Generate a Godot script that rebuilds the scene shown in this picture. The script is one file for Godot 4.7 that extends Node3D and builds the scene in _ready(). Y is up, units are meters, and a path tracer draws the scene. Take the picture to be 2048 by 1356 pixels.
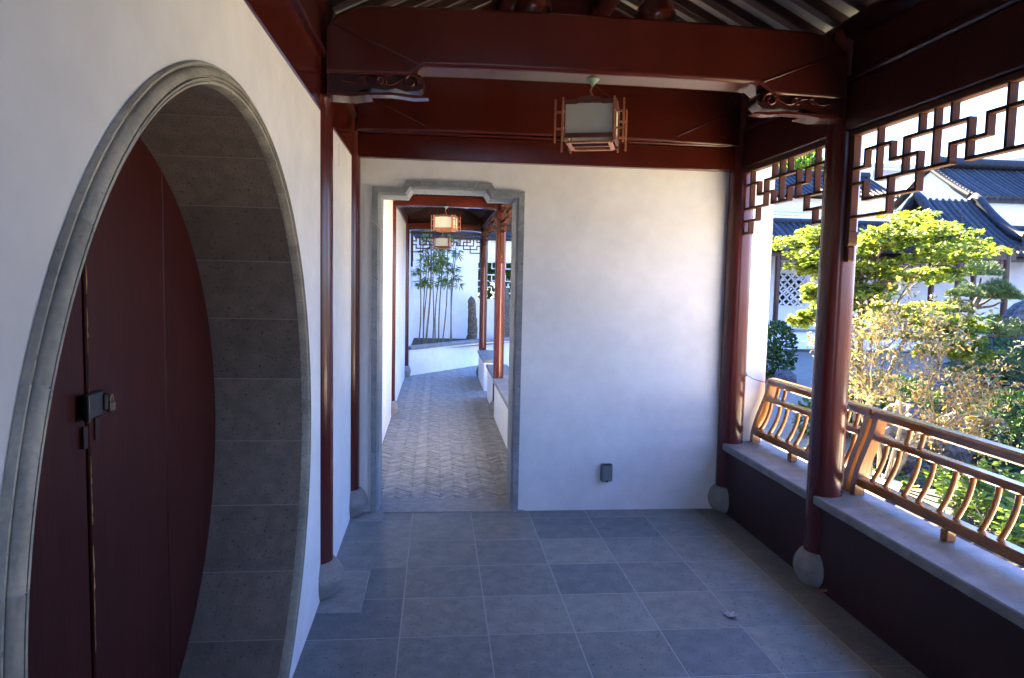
extends Node3D
# A covered garden walkway: moon gate on the left, doorway wall ahead, garden on the right.

class MB:
	# collects triangles with normals; winding is fixed from the normals (Godot front faces run clockwise)
	var v := PackedVector3Array()
	var n := PackedVector3Array()
	var c := PackedColorArray()
	var ix := PackedInt32Array()
	var xf := Transform3D()
	var col := Color(1, 1, 1)

	func tri(a: Vector3, b: Vector3, d: Vector3, na: Vector3, nb: Vector3, nd: Vector3) -> void:
		a = xf * a
		b = xf * b
		d = xf * d
		na = xf.basis * na
		nb = xf.basis * nb
		nd = xf.basis * nd
		var g := (b - a).cross(d - a)
		if g.length_squared() < 1e-16:
			return
		var i := v.size()
		v.push_back(a); v.push_back(b); v.push_back(d)
		n.push_back(na.normalized()); n.push_back(nb.normalized()); n.push_back(nd.normalized())
		c.push_back(col); c.push_back(col); c.push_back(col)
		ix.push_back(i)
		if g.dot(na + nb + nd) > 0.0:
			ix.push_back(i + 2); ix.push_back(i + 1)
		else:
			ix.push_back(i + 1); ix.push_back(i + 2)

	func face(p: Array, nn: Vector3) -> void:
		for k in range(1, p.size() - 1):
			tri(p[0], p[k], p[k + 1], nn, nn, nn)

	func flat(p: Array, away: Vector3) -> void:
		# flat polygon whose normal points away from a given inner point
		var nn: Vector3 = (p[1] - p[0]).cross(p[2] - p[0]).normalized()
		if nn.dot(p[0] - away) < 0.0:
			nn = -nn
		face(p, nn)

	func box(at: Vector3, size: Vector3, bev := 0.0, bas := Basis()) -> void:
		var h := size * 0.5
		var keep := xf
		xf = xf * Transform3D(bas, at)
		bev = minf(bev, minf(h.x, minf(h.y, h.z)) * 0.9)
		for ax in 3:
			var a1 := (ax + 1) % 3
			var a2 := (ax + 2) % 3
			for s in [-1.0, 1.0]:
				var nn := Vector3.ZERO
				nn[ax] = s
				var q := []
				for m in [[-1.0, -1.0], [1.0, -1.0], [1.0, 1.0], [-1.0, 1.0]]:
					var p := Vector3.ZERO
					p[ax] = s * h[ax]
					p[a1] = m[0] * (h[a1] - bev)
					p[a2] = m[1] * (h[a2] - bev)
					q.append(p)
				face(q, nn)
		if bev > 0.0:
			for ax in 3:
				var a1 := (ax + 1) % 3
				var a2 := (ax + 2) % 3
				for s1 in [-1.0, 1.0]:
					for s2 in [-1.0, 1.0]:
						var nn := Vector3.ZERO
						nn[a1] = s1
						nn[a2] = s2
						var q := []
						for m in [[-1.0, 0.0], [1.0, 0.0], [1.0, 1.0], [-1.0, 1.0]]:
							var p := Vector3.ZERO
							p[ax] = m[0] * (h[ax] - bev)
							p[a1] = s1 * (h[a1] - bev * m[1])
							p[a2] = s2 * (h[a2] - bev * (1.0 - m[1]))
							q.append(p)
						face(q, nn.normalized())
			for sx in [-1.0, 1.0]:
				for sy in [-1.0, 1.0]:
					for sz in [-1.0, 1.0]:
						var o := Vector3(sx * h.x, sy * h.y, sz * h.z)
						var e := Vector3(sx * bev, sy * bev, sz * bev)
						face([o - Vector3(0, e.y, e.z), o - Vector3(e.x, 0, e.z), o - Vector3(e.x, e.y, 0)], Vector3(sx, sy, sz).normalized())
		xf = keep

	func grid(rows: Array, wrap_col := false, wrap_row := false) -> void:
		# rows of points joined as one smooth skin; normals are area weighted
		var nr: int = rows.size()
		var nc: int = rows[0].size()
		var nm := []
		for r in nr:
			var a := PackedVector3Array()
			a.resize(nc)
			nm.append(a)
		var re: int = nr if wrap_row else nr - 1
		var ce: int = nc if wrap_col else nc - 1
		for r in re:
			var r2: int = (r + 1) % nr
			for k in ce:
				var k2: int = (k + 1) % nc
				var g: Vector3 = (rows[r2][k] - rows[r][k2]).cross(rows[r2][k2] - rows[r][k])
				nm[r][k] += g
				nm[r2][k] += g
				nm[r][k2] += g
				nm[r2][k2] += g
		for r in re:
			var r2: int = (r + 1) % nr
			for k in ce:
				var k2: int = (k + 1) % nc
				tri(rows[r][k], rows[r2][k], rows[r2][k2], nm[r][k], nm[r2][k], nm[r2][k2])
				tri(rows[r][k], rows[r2][k2], rows[r][k2], nm[r][k], nm[r2][k2], nm[r][k2])

	func tube(path: Array, radii: Array, sides := 8, caps := true, flat_y := 1.0) -> void:
		var rows := []
		var t0: Vector3 = (path[1] - path[0]).normalized()
		var up := Vector3.UP if absf(t0.y) < 0.9 else Vector3.RIGHT
		var sd := t0.cross(up).normalized()
		for i in path.size():
			var t: Vector3 = (path[mini(i + 1, path.size() - 1)] - path[maxi(i - 1, 0)]).normalized()
			sd = (sd - t * sd.dot(t)).normalized()
			var u2 := sd.cross(t).normalized()
			var row := PackedVector3Array()
			for k in sides:
				var a := TAU * k / sides
				row.append(path[i] + (sd * cos(a) + u2 * sin(a) * flat_y) * radii[i])
			rows.append(row)
		# outward normals: build with explicit normals
		for i in path.size() - 1:
			for k in sides:
				var k2 := (k + 1) % sides
				tri(rows[i][k], rows[i + 1][k], rows[i + 1][k2], rows[i][k] - path[i], rows[i + 1][k] - path[i + 1], rows[i + 1][k2] - path[i + 1])
				tri(rows[i][k], rows[i + 1][k2], rows[i][k2], rows[i][k] - path[i], rows[i + 1][k2] - path[i + 1], rows[i][k2] - path[i])
		if caps:
			face(Array(rows[0]), (path[0] - path[1]).normalized())
			var e: int = path.size() - 1
			face(Array(rows[e]), (path[e] - path[e - 1]).normalized())

	func lathe(prof: Array, sides := 24, a0 := 0.0, a1 := TAU, sharp := 0.6) -> void:
		# prof: Vector2(radius, height) from bottom to top with the outside on the right of travel
		var m: int = prof.size()
		var sn := []
		for i in m - 1:
			var d: Vector2 = prof[i + 1] - prof[i]
			sn.append(Vector2(d.y, -d.x).normalized())
		for i in m - 1:
			var n0: Vector2 = sn[i]
			var n1: Vector2 = sn[i]
			if i > 0 and sn[i - 1].dot(sn[i]) > sharp:
				n0 = (sn[i] + sn[i - 1]).normalized()
			if i < m - 2 and sn[i + 1].dot(sn[i]) > sharp:
				n1 = (sn[i] + sn[i + 1]).normalized()
			for k in sides:
				var p := lerpf(a0, a1, float(k) / sides)
				var q := lerpf(a0, a1, float(k + 1) / sides)
				var dp := Vector3(cos(p), 0, sin(p))
				var dq := Vector3(cos(q), 0, sin(q))
				var A: Vector3 = dp * prof[i].x + Vector3.UP * prof[i].y
				var B: Vector3 = dp * prof[i + 1].x + Vector3.UP * prof[i + 1].y
				var C: Vector3 = dq * prof[i + 1].x + Vector3.UP * prof[i + 1].y
				var D: Vector3 = dq * prof[i].x + Vector3.UP * prof[i].y
				var na := dp * n0.x + Vector3.UP * n0.y
				var nb := dp * n1.x + Vector3.UP * n1.y
				var nc := dq * n1.x + Vector3.UP * n1.y
				var nd := dq * n0.x + Vector3.UP * n0.y
				tri(A, B, C, na, nb, nc)
				tri(A, C, D, na, nc, nd)

	func prism(poly: PackedVector2Array, z0: float, z1: float, smooth := 0.8) -> void:
		# polygon in local xy pushed along z
		var m := poly.size()
		var area := 0.0
		for i in m:
			area += poly[i].cross(poly[(i + 1) % m])
		var sg := 1.0 if area > 0.0 else -1.0
		var en := []
		for i in m:
			var d: Vector2 = poly[(i + 1) % m] - poly[i]
			en.append(Vector2(d.y, -d.x).normalized() * sg)
		for i in m:
			var j := (i + 1) % m
			var e: Vector2 = en[i]
			var pa: Vector2 = en[(i + m - 1) % m]
			var pb: Vector2 = en[j]
			var na: Vector2 = (e + pa).normalized() if e.dot(pa) > smooth else e
			var nb: Vector2 = (e + pb).normalized() if e.dot(pb) > smooth else e
			var A := Vector3(poly[i].x, poly[i].y, z0)
			var B := Vector3(poly[j].x, poly[j].y, z0)
			var C := Vector3(poly[j].x, poly[j].y, z1)
			var D := Vector3(poly[i].x, poly[i].y, z1)
			var n3 := Vector3(na.x, na.y, 0)
			var m3 := Vector3(nb.x, nb.y, 0)
			tri(A, B, C, n3, m3, m3)
			tri(A, C, D, n3, m3, n3)
		var t := Geometry2D.triangulate_polygon(poly)
		for k in range(0, t.size(), 3):
			var a := poly[t[k]]
			var b := poly[t[k + 1]]
			var d := poly[t[k + 2]]
			tri(Vector3(a.x, a.y, z0), Vector3(b.x, b.y, z0), Vector3(d.x, d.y, z0), Vector3(0, 0, signf(z0 - z1)), Vector3(0, 0, signf(z0 - z1)), Vector3(0, 0, signf(z0 - z1)))
			tri(Vector3(a.x, a.y, z1), Vector3(b.x, b.y, z1), Vector3(d.x, d.y, z1), Vector3(0, 0, signf(z1 - z0)), Vector3(0, 0, signf(z1 - z0)), Vector3(0, 0, signf(z1 - z0)))

	func mesh(with_color := false) -> ArrayMesh:
		var a := []
		a.resize(Mesh.ARRAY_MAX)
		a[Mesh.ARRAY_VERTEX] = v
		a[Mesh.ARRAY_NORMAL] = n
		a[Mesh.ARRAY_INDEX] = ix
		if with_color:
			a[Mesh.ARRAY_COLOR] = c
		var m := ArrayMesh.new()
		m.add_surface_from_arrays(Mesh.PRIMITIVE_TRIANGLES, a)
		return m

const XL := -0.555        # plaster face of the left wall
const XR := 2.035         # inner face of the parapet
const ZW := -4.87         # face of the doorway wall
const ZC := -3.60         # middle columns
const XCL := -0.592
const XCR := 2.085
const ZEND := 2.6         # how far the walkway runs on behind the camera

var rng := RandomNumberGenerator.new()
var mats := {}
var base_of := {}
var taken := {}
var box_cache := {}

# ---------------------------------------------------------------- naming and placing
func unique(parent: Node, called: String) -> String:
	var key := str(parent.get_instance_id()) + called
	var k: int = taken.get(key, 0)
	taken[key] = k + 1
	return called if k == 0 else "%s_%03d" % [called, k]

func thing(called: String, label: String, category: String, at := Vector3.ZERO, group := "") -> Node3D:
	var o := Node3D.new()
	o.name = unique(self, called)
	add_child(o)
	o.position = at
	base_of[o] = at
	o.set_meta("label", label)
	o.set_meta("category", category)
	if group != "":
		o.set_meta("group", group)
	return o

func structure(called: String, at := Vector3.ZERO) -> Node3D:
	var o := Node3D.new()
	o.name = unique(self, called)
	add_child(o)
	o.position = at
	base_of[o] = at
	o.set_meta("kind", "structure")
	return o

func part(parent: Node3D, called: String, mesh: Mesh, mat: Material, at := Vector3.ZERO, bas := Basis()) -> MeshInstance3D:
	# at is in world axes for things that are not turned, else in the thing's own axes
	var o := MeshInstance3D.new()
	o.name = unique(parent, called)
	o.mesh = mesh
	o.material_override = mat
	parent.add_child(o)
	var b: Vector3 = base_of.get(parent, Vector3.ZERO)
	o.transform = Transform3D(bas, at - b)
	base_of[o] = at
	return o

func copy_of(o: Node3D, label: String, at: Vector3, turn := 0.0) -> Node3D:
	var r: Node3D = o.duplicate()
	r.name = unique(self, String(o.name).rstrip("0123456789").trim_suffix("_"))
	add_child(r)
	r.position = at
	r.rotation.y = turn
	r.set_meta("label", label)
	return r

func boxm(size: Vector3, bev := 0.0) -> ArrayMesh:
	var key := "%.4f %.4f %.4f %.4f" % [size.x, size.y, size.z, bev]
	if not box_cache.has(key):
		var b := MB.new()
		b.box(Vector3.ZERO, size, bev)
		box_cache[key] = b.mesh()
	return box_cache[key]

# ---------------------------------------------------------------- materials
func noise_bytes(size: int, seed_: int, freq: float, oct := 4, kind := FastNoiseLite.TYPE_SIMPLEX_SMOOTH) -> PackedByteArray:
	var f := FastNoiseLite.new()
	f.seed = seed_
	f.noise_type = kind
	f.frequency = freq
	f.fractal_octaves = oct
	var im := f.get_seamless_image(size, size)
	im.convert(Image.FORMAT_L8)
	return im.get_data()

func grain(size: int, seed_: int, fine: float, coarse: float, af: float, ac: float, pit := 0.0, pit_to := 0.5, warm := 0.0) -> ImageTexture:
	# a tint map round 1 (stored a little below white): fine grain, coarse cloudy patches, and dark pits
	var a := noise_bytes(size, seed_, fine, 3)
	var b := noise_bytes(size, seed_ + 7, coarse, 4)
	var p := noise_bytes(size, seed_ + 13, fine * 0.55, 2)
	var out := PackedByteArray()
	out.resize(size * size * 3)
	for i in size * size:
		var x := 0.86 + (a[i] / 255.0 - 0.5) * af + (b[i] / 255.0 - 0.5) * ac
		if pit > 0.0 and p[i] / 255.0 < pit:
			x *= lerpf(pit_to, 1.0, p[i] / 255.0 / pit * 0.6)
		var w := (b[i] / 255.0 - 0.5) * warm
		out[i * 3] = clampi(int((x + w) * 255.0), 0, 255)
		out[i * 3 + 1] = clampi(int(x * 255.0), 0, 255)
		out[i * 3 + 2] = clampi(int((x - w) * 255.0), 0, 255)
	return ImageTexture.create_from_image(Image.create_from_data(size, size, false, Image.FORMAT_RGB8, out))

func height(size: int, seed_: int, freq: float, oct := 4) -> ImageTexture:
	return ImageTexture.create_from_image(Image.create_from_data(size, size, false, Image.FORMAT_L8, noise_bytes(size, seed_, freq, oct)))

func mat(called: String, lin: Color, rough: float, tex: Texture2D = null, scale := Vector3.ONE, bump: Texture2D = null, bump_cm := 0.0) -> StandardMaterial3D:
	# lin is the real-world (linear) base colour
	var m := StandardMaterial3D.new()
	m.resource_name = called
	var k := 1.0
	if tex:
		k = 1.0 / 0.715      # the tint map averages 0.86 in sRGB
	m.albedo_color = Color(minf(lin.r * k, 1), minf(lin.g * k, 1), minf(lin.b * k, 1)).linear_to_srgb()
	m.roughness = rough
	m.metallic_specular = 0.5
	if tex:
		m.albedo_texture = tex
	if bump:
		m.heightmap_enabled = true
		m.heightmap_texture = bump
		m.heightmap_scale = bump_cm
	if tex or bump:
		m.uv1_triplanar = true
		m.uv1_world_triplanar = true
		m.uv1_triplanar_sharpness = 8.0
		m.uv1_scale = scale
	mats[called] = m
	return m

func leaf_mat(called: String, back: Color, rough := 0.55) -> StandardMaterial3D:
	var m := StandardMaterial3D.new()
	m.resource_name = called
	m.vertex_color_use_as_albedo = true
	m.roughness = rough
	m.backlight_enabled = true
	m.backlight = back
	m.cull_mode = BaseMaterial3D.CULL_DISABLED
	mats[called] = m
	return m

func make_materials() -> void:
	var t_plaster := grain(512, 11, 0.03, 0.006, 0.03, 0.05)
	var t_stone := grain(512, 21, 0.12, 0.012, 0.10, 0.16, 0.20, 0.55, 0.02)
	var t_stone2 := grain(512, 31, 0.10, 0.010, 0.12, 0.24, 0.16, 0.6, 0.03)
	var t_gran := grain(256, 41, 0.30, 0.02, 0.34, 0.14, 0.22, 0.6)
	var t_paint := grain(512, 51, 0.02, 0.008, 0.05, 0.12)
	var t_wood := grain(512, 61, 0.05, 0.012, 0.26, 0.22)
	var t_tile := grain(256, 71, 0.06, 0.02, 0.30, 0.45, 0.2, 0.6)
	var t_soil := grain(512, 81, 0.08, 0.012, 0.40, 0.35, 0.25, 0.5, 0.05)
	var t_pebble := grain(512, 91, 0.16, 0.012, 0.75, 0.20)
	var t_rock := grain(512, 101, 0.05, 0.012, 0.30, 0.55, 0.3, 0.5, 0.03)
	var h_fine := height(512, 111, 0.03)
	var h_pit := height(512, 121, 0.10, 3)
	var h_rock := height(512, 131, 0.02, 5)
	mat("plaster", Color(0.80, 0.785, 0.735), 0.75, t_plaster, Vector3.ONE * 0.5, h_fine, 0.13)
	mat("plaster_old", Color(0.74, 0.74, 0.72), 0.8, t_plaster, Vector3.ONE * 0.4, h_fine, 0.3)
	var tones := [Color(0.185, 0.195, 0.195), Color(0.16, 0.17, 0.175), Color(0.21, 0.215, 0.21), Color(0.135, 0.15, 0.165), Color(0.195, 0.198, 0.19), Color(0.17, 0.18, 0.185)]
	for i in tones.size():
		mat("tile%d" % i, tones[i], 0.48, t_stone, Vector3.ONE * (0.9 + 0.13 * i), h_pit, 0.05).uv1_offset = Vector3(0.31 * i, 0.57 * i, 0.13 * i)
	mat("border", Color(0.15, 0.15, 0.145), 0.55, t_stone, Vector3.ONE * 1.1, h_pit, 0.05)
	mat("mortar", Color(0.34, 0.345, 0.34), 0.9)
	mat("mortar_dark", Color(0.33, 0.30, 0.265), 0.9)
	for i in 3:
		mat("reveal%d" % i, Color(0.215, 0.172, 0.135) * (0.9 + 0.09 * i), 0.62, t_stone, Vector3.ONE * (1.3 + 0.2 * i), h_pit, 0.08).uv1_offset = Vector3(0.4 * i, 0.2 * i, 0.7 * i)
		mat("frame%d" % i, Color(0.36, 0.335, 0.265) * (0.9 + 0.1 * i), 0.6, t_stone2, Vector3.ONE * (1.0 + 0.2 * i), h_pit, 0.06).uv1_offset = Vector3(0.3 * i, 0.6 * i, 0.1 * i)
		mat("doorstone%d" % i, Color(0.21, 0.225, 0.235) * (0.9 + 0.1 * i), 0.6, t_stone, Vector3.ONE * (1.2 + 0.2 * i), h_pit, 0.05).uv1_offset = Vector3(0.5 * i, 0.2 * i, 0.3 * i)
	mat("granite", Color(0.235, 0.215, 0.20), 0.75, t_gran, Vector3.ONE * 2.5, h_pit, 0.15)
	mat("granite_flat", Color(0.27, 0.26, 0.255), 0.7, t_gran, Vector3.ONE * 2.0)
	mat("capstone", Color(0.18, 0.185, 0.185), 0.55, t_stone2, Vector3.ONE * 1.2, h_pit, 0.06)
	var brick := [Color(0.29, 0.285, 0.275), Color(0.25, 0.245, 0.24), Color(0.33, 0.32, 0.305), Color(0.27, 0.26, 0.245)]
	for i in 4:
		mat("brick%d" % i, brick[i], 0.8, t_stone2, Vector3.ONE * 1.7, h_pit, 0.1).uv1_offset = Vector3(0.2 * i, 0.5 * i, 0.3 * i)
	mat("sand_joint", Color(0.03, 0.03, 0.03), 0.95)
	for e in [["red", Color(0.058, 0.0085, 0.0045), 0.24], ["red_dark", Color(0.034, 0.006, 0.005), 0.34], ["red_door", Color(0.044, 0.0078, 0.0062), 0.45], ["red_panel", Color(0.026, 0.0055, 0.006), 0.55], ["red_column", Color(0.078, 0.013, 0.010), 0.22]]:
		var m := mat(e[0], e[1], e[2], t_paint, Vector3(0.7, 0.35, 0.7), h_fine, 0.04)
		m.metallic_specular = 0.4
		m.clearcoat_enabled = true
		m.clearcoat = 0.25
		m.clearcoat_roughness = 0.12
	mat("brown_lattice", Color(0.062, 0.022, 0.011), 0.5, t_paint, Vector3.ONE * 1.5).metallic_specular = 0.25
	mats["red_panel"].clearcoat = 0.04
	mats["red_dark"].clearcoat = 0.15
	mat("black_lattice", Color(0.030, 0.014, 0.012), 0.45)
	mats["red_door"].clearcoat = 0.06
	mats["red_door"].clearcoat_roughness = 0.3
	mats["red_door"].metallic_specular = 0.25
	mats["red_door"].uv1_scale = Vector3(3.0, 0.25, 3.0)
	for e in [["varnish_z", Vector3(14, 14, 0.8)], ["varnish_y", Vector3(14, 0.9, 14)]]:
		var m := mat(e[0], Color(0.27, 0.100, 0.016), 0.24, t_wood, e[1])
		m.clearcoat_enabled = true
		m.clearcoat = 0.5
		m.clearcoat_roughness = 0.1
	mat("lantern_wood", Color(0.36, 0.135, 0.065), 0.4, t_wood, Vector3(9, 1.5, 9))
	mat("lantern_dark", Color(0.115, 0.040, 0.024), 0.4, t_wood, Vector3(2, 8, 2))
	mat("bare_wood", Color(0.42, 0.22, 0.07), 0.8, t_wood, Vector3(9, 1, 9))
	mat("frosted", Color(0.58, 0.60, 0.55), 0.35)
	mats["frosted"].backlight_enabled = true
	mats["frosted"].backlight = Color(0.4, 0.4, 0.37)
	mat("patina", Color(0.20, 0.29, 0.25), 0.5)
	mat("brass", Color(0.42, 0.24, 0.10), 0.35)
	mat("iron", Color(0.018, 0.018, 0.02), 0.38)
	mat("lock_brass", Color(0.14, 0.095, 0.06), 0.4)
	mat("box_grey", Color(0.16, 0.18, 0.18), 0.5)
	mat("wire", Color(0.03, 0.03, 0.03), 0.5)
	mat("rafter", Color(0.030, 0.008, 0.007), 0.5, t_paint, Vector3.ONE)
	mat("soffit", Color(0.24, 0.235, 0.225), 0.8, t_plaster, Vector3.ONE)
	for i in 3:
		mat("rooftile%d" % i, [Color(0.026, 0.028, 0.032), Color(0.019, 0.021, 0.025), Color(0.040, 0.042, 0.045)][i], 0.55, t_tile, Vector3.ONE * 1.1)
	for i in 3:
		mats["rooftile%d" % i].metallic_specular = 0.3
	mat("roofbed", Color(0.012, 0.012, 0.013), 0.85, t_tile, Vector3.ONE)
	mat("soil", Color(0.028, 0.023, 0.016), 0.95, t_soil, Vector3.ONE * 0.6, h_rock, 2.0)
	mat("pebbles", Color(0.115, 0.102, 0.082), 0.7, t_pebble, Vector3.ONE * 0.5, h_pit, 0.6)
	mat("paving", Color(0.70, 0.65, 0.545), 0.75, t_stone2, Vector3.ONE * 0.8)
	mat("rock", Color(0.085, 0.083, 0.082), 0.85, t_rock, Vector3.ONE * 0.8, h_rock, 2.5)
	mat("rock_dark", Color(0.055, 0.055, 0.058), 0.85, t_rock, Vector3.ONE * 1.0, h_rock, 2.5)
	mat("stone_needle", Color(0.105, 0.095, 0.07), 0.9, t_rock, Vector3.ONE * 2.2, h_rock, 1.5)
	mat("bark", Color(0.075, 0.060, 0.043), 0.9, t_rock, Vector3(3, 1.2, 3), h_rock, 0.8)
	mat("bark_pale", Color(0.12, 0.098, 0.072), 0.9, t_rock, Vector3(3, 1.2, 3))
	mat("bamboo_culm", Color(0.08, 0.095, 0.035), 0.4, t_wood, Vector3(3, 0.8, 3))
	mat("bamboo_old", Color(0.16, 0.13, 0.06), 0.45, t_wood, Vector3(3, 0.8, 3))
	mat("modern_wall", Color(0.50, 0.53, 0.55), 0.7)
	mat("modern_vent", Color(0.30, 0.32, 0.34), 0.6)
	leaf_mat("leaf_maple", Color(1.0, 1.0, 0.6), 0.65).metallic_specular = 0.3
	leaf_mat("leaf_shrub", Color(0.7, 0.68, 0.5))
	leaf_mat("leaf_dark", Color(0.3, 0.35, 0.15), 0.75).metallic_specular = 0.2
	leaf_mat("leaf_broad", Color(0.9, 0.95, 0.5), 0.6).metallic_specular = 0.3
	leaf_mat("leaf_bamboo", Color(0.55, 0.6, 0.35))
	leaf_mat("needle", Color(0.3, 0.35, 0.2))
	leaf_mat("leaf_dry", Color(0.3, 0.25, 0.2), 0.7)
	var w := StandardMaterial3D.new()
	w.albedo_color = Color(0.10, 0.13, 0.10)
	w.roughness = 0.06
	w.metallic_specular = 0.5
	w.heightmap_enabled = true
	w.heightmap_texture = h_fine
	w.heightmap_scale = 0.6
	w.uv1_triplanar = true
	w.uv1_world_triplanar = true
	w.uv1_scale = Vector3.ONE * 0.5
	mats["water"] = w

func _ready() -> void:
	rng.seed = 20240611
	var cam := Camera3D.new()
	cam.name = "camera"
	cam.position = Vector3(0, 1.6, 0)
	cam.rotation = Vector3(-0.0801796, -0.104814, 0.0211393)
	cam.fov = 50.44
	cam.near = 0.05
	cam.far = 600.0
	add_child(cam)
	cam.current = true
	var env := Environment.new()
	env.background_mode = Environment.BG_SKY
	var sm := ProceduralSkyMaterial.new()
	sm.sky_top_color = Color(0.33, 0.52, 0.88)
	sm.sky_horizon_color = Color(0.78, 0.87, 1.0)
	sm.sky_curve = 0.16
	sm.ground_bottom_color = Color(0.20, 0.19, 0.17)
	sm.ground_horizon_color = Color(0.55, 0.58, 0.60)
	sm.sky_energy_multiplier = 0.52
	var sky := Sky.new()
	sky.sky_material = sm
	env.sky = sky
	env.tonemap_mode = Environment.TONE_MAPPER_LINEAR
	env.tonemap_exposure = 33.0
	env.sdfgi_enabled = true
	env.ssao_enabled = true
	env.ssil_enabled = true
	var we := WorldEnvironment.new()
	we.name = "world_environment"
	we.environment = env
	add_child(we)
	var sun := DirectionalLight3D.new()
	sun.name = "sun"
	sun.light_energy = 1.6
	sun.light_color = Color(1.0, 0.915, 0.74)
	sun.light_angular_distance = 0.5
	sun.shadow_enabled = true
	add_child(sun)
	sun.look_at_from_position(Vector3(-0.05, 0.53, -0.85) * 50.0, Vector3.ZERO, Vector3.UP)

	make_materials()
	build_ground()
	build_floor()
	build_moon_gate_wall()
	build_doorway_wall()
	build_columns()
	build_beams()
	build_roof()
	build_parapets()
	build_lattices()
	build_railings()
	build_inner_walkway()
	build_far_buildings()
	build_lanterns()
	build_garden()
	build_small_things()

# ---------------------------------------------------------------- ground
func pond_depth(x: float, z: float) -> float:
	# an irregular pond right of the walkway
	var c := Vector2((x - 8.6) / 4.7, (z + 7.4) / 3.4)
	var d := c.length() + 0.10 * sin(3.0 * atan2(c.y, c.x) + 1.0) + 0.05 * sin(x * 2.3 + z * 1.7)
	return clampf((1.0 - d) * 3.0, 0.0, 1.0)

func ground_y(x: float, z: float) -> float:
	var y := -0.20 + 0.015 * sin(x * 1.3) * cos(z * 0.9)
	y -= 0.75 * pond_depth(x, z)
	return y

func build_ground() -> void:
	var xs := [-260.0, -60.0, -12.0, -3.0, 0.0, 1.5]
	var x := 2.3
	while x < 20.0:
		xs.append(x)
		x += 0.35
	xs.append_array([24.0, 32.0, 60.0, 120.0, 300.0])
	var zs := [-320.0, -120.0, -60.0, -36.0, -28.0]
	var z := -24.0
	while z < 4.0:
		zs.append(z)
		z += 0.4
	zs.append_array([7.0, 14.0, 40.0, 200.0])
	var rows := []
	for zz in zs:
		var row := PackedVector3Array()
		for xx in xs:
			row.append(Vector3(xx, ground_y(xx, zz), zz))
		rows.append(row)
	var b := MB.new()
	b.grid(rows)
	var g := structure("ground")
	part(g, "soil", b.mesh(), mats.soil)
	# gravel path running from beside the walkway to the far corridor
	var edge_l := [[-3.0, 2.36], [-4.9, 2.36], [-5.6, 2.6], [-8.0, 3.4], [-12.0, 5.6], [-16.0, 7.4], [-19.7, 8.6]]
	var edge_r := [[-3.0, 2.75], [-4.9, 3.25], [-5.6, 3.7], [-8.0, 5.0], [-12.0, 8.3], [-16.0, 12.0], [-19.7, 17.0]]
	rows = []
	for i in edge_l.size() - 1:
		for s in 4:
			var t := s / 4.0
			var zl: float = lerpf(edge_l[i][0], edge_l[i + 1][0], t)
			var xl: float = lerpf(edge_l[i][1], edge_l[i + 1][1], t)
			var xr: float = lerpf(edge_r[i][1], edge_r[i + 1][1], t) + 0.12 * sin(zl * 2.1)
			var row := PackedVector3Array()
			for k in 7:
				var xx := lerpf(xl, xr, k / 6.0)
				row.append(Vector3(xx, maxf(ground_y(xx, zl), -0.24) + 0.03, zl))
			rows.append(row)
	b = MB.new()
	b.grid(rows)
	var p := structure("gravel_path")
	part(p, "pebbles", b.mesh(), mats.pebbles)
	# pale stone paving between the walkway and the planting
	rows = []
	for i in 30:
		var zl := lerpf(-7.4, -0.6, i / 29.0)
		var wide := 3.62 + 0.55 * smoothstep(-5.0, -6.2, zl) + 0.10 * sin(zl * 2.7) + 0.05 * sin(zl * 6.1)
		var row := PackedVector3Array()
		for k in 4:
			row.append(Vector3(lerpf(2.30, wide, k / 3.0), -0.155, zl))
		rows.append(row)
	b = MB.new()
	b.grid(rows)
	var pv := structure("pavement")
	part(pv, "paving", b.mesh(), mats.paving)
	# sunlit stone terrace beside the near part of the walkway
	b = MB.new()
	b.face([Vector3(3.3, -0.151, -3.9), Vector3(10.5, -0.151, -3.9), Vector3(10.5, -0.151, -0.6), Vector3(3.3, -0.151, -0.6)], Vector3.UP)
	b.face([Vector3(0.95, -0.17, -5.2), Vector3(2.4, -0.17, -5.2), Vector3(3.4, -0.17, -9.0), Vector3(0.95, -0.17, -9.0)], Vector3.UP)
	var tr := structure("terrace")
	part(tr, "paving", b.mesh(), mats.paving)
	# the pond
	b = MB.new()
	b.face([Vector3(3.6, -0.46, -11.6), Vector3(13.6, -0.46, -11.6), Vector3(13.6, -0.46, -0.8), Vector3(3.6, -0.46, -0.8)], Vector3.UP)
	var w := structure("pond_water")
	part(w, "water", b.mesh(), mats.water)

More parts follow.
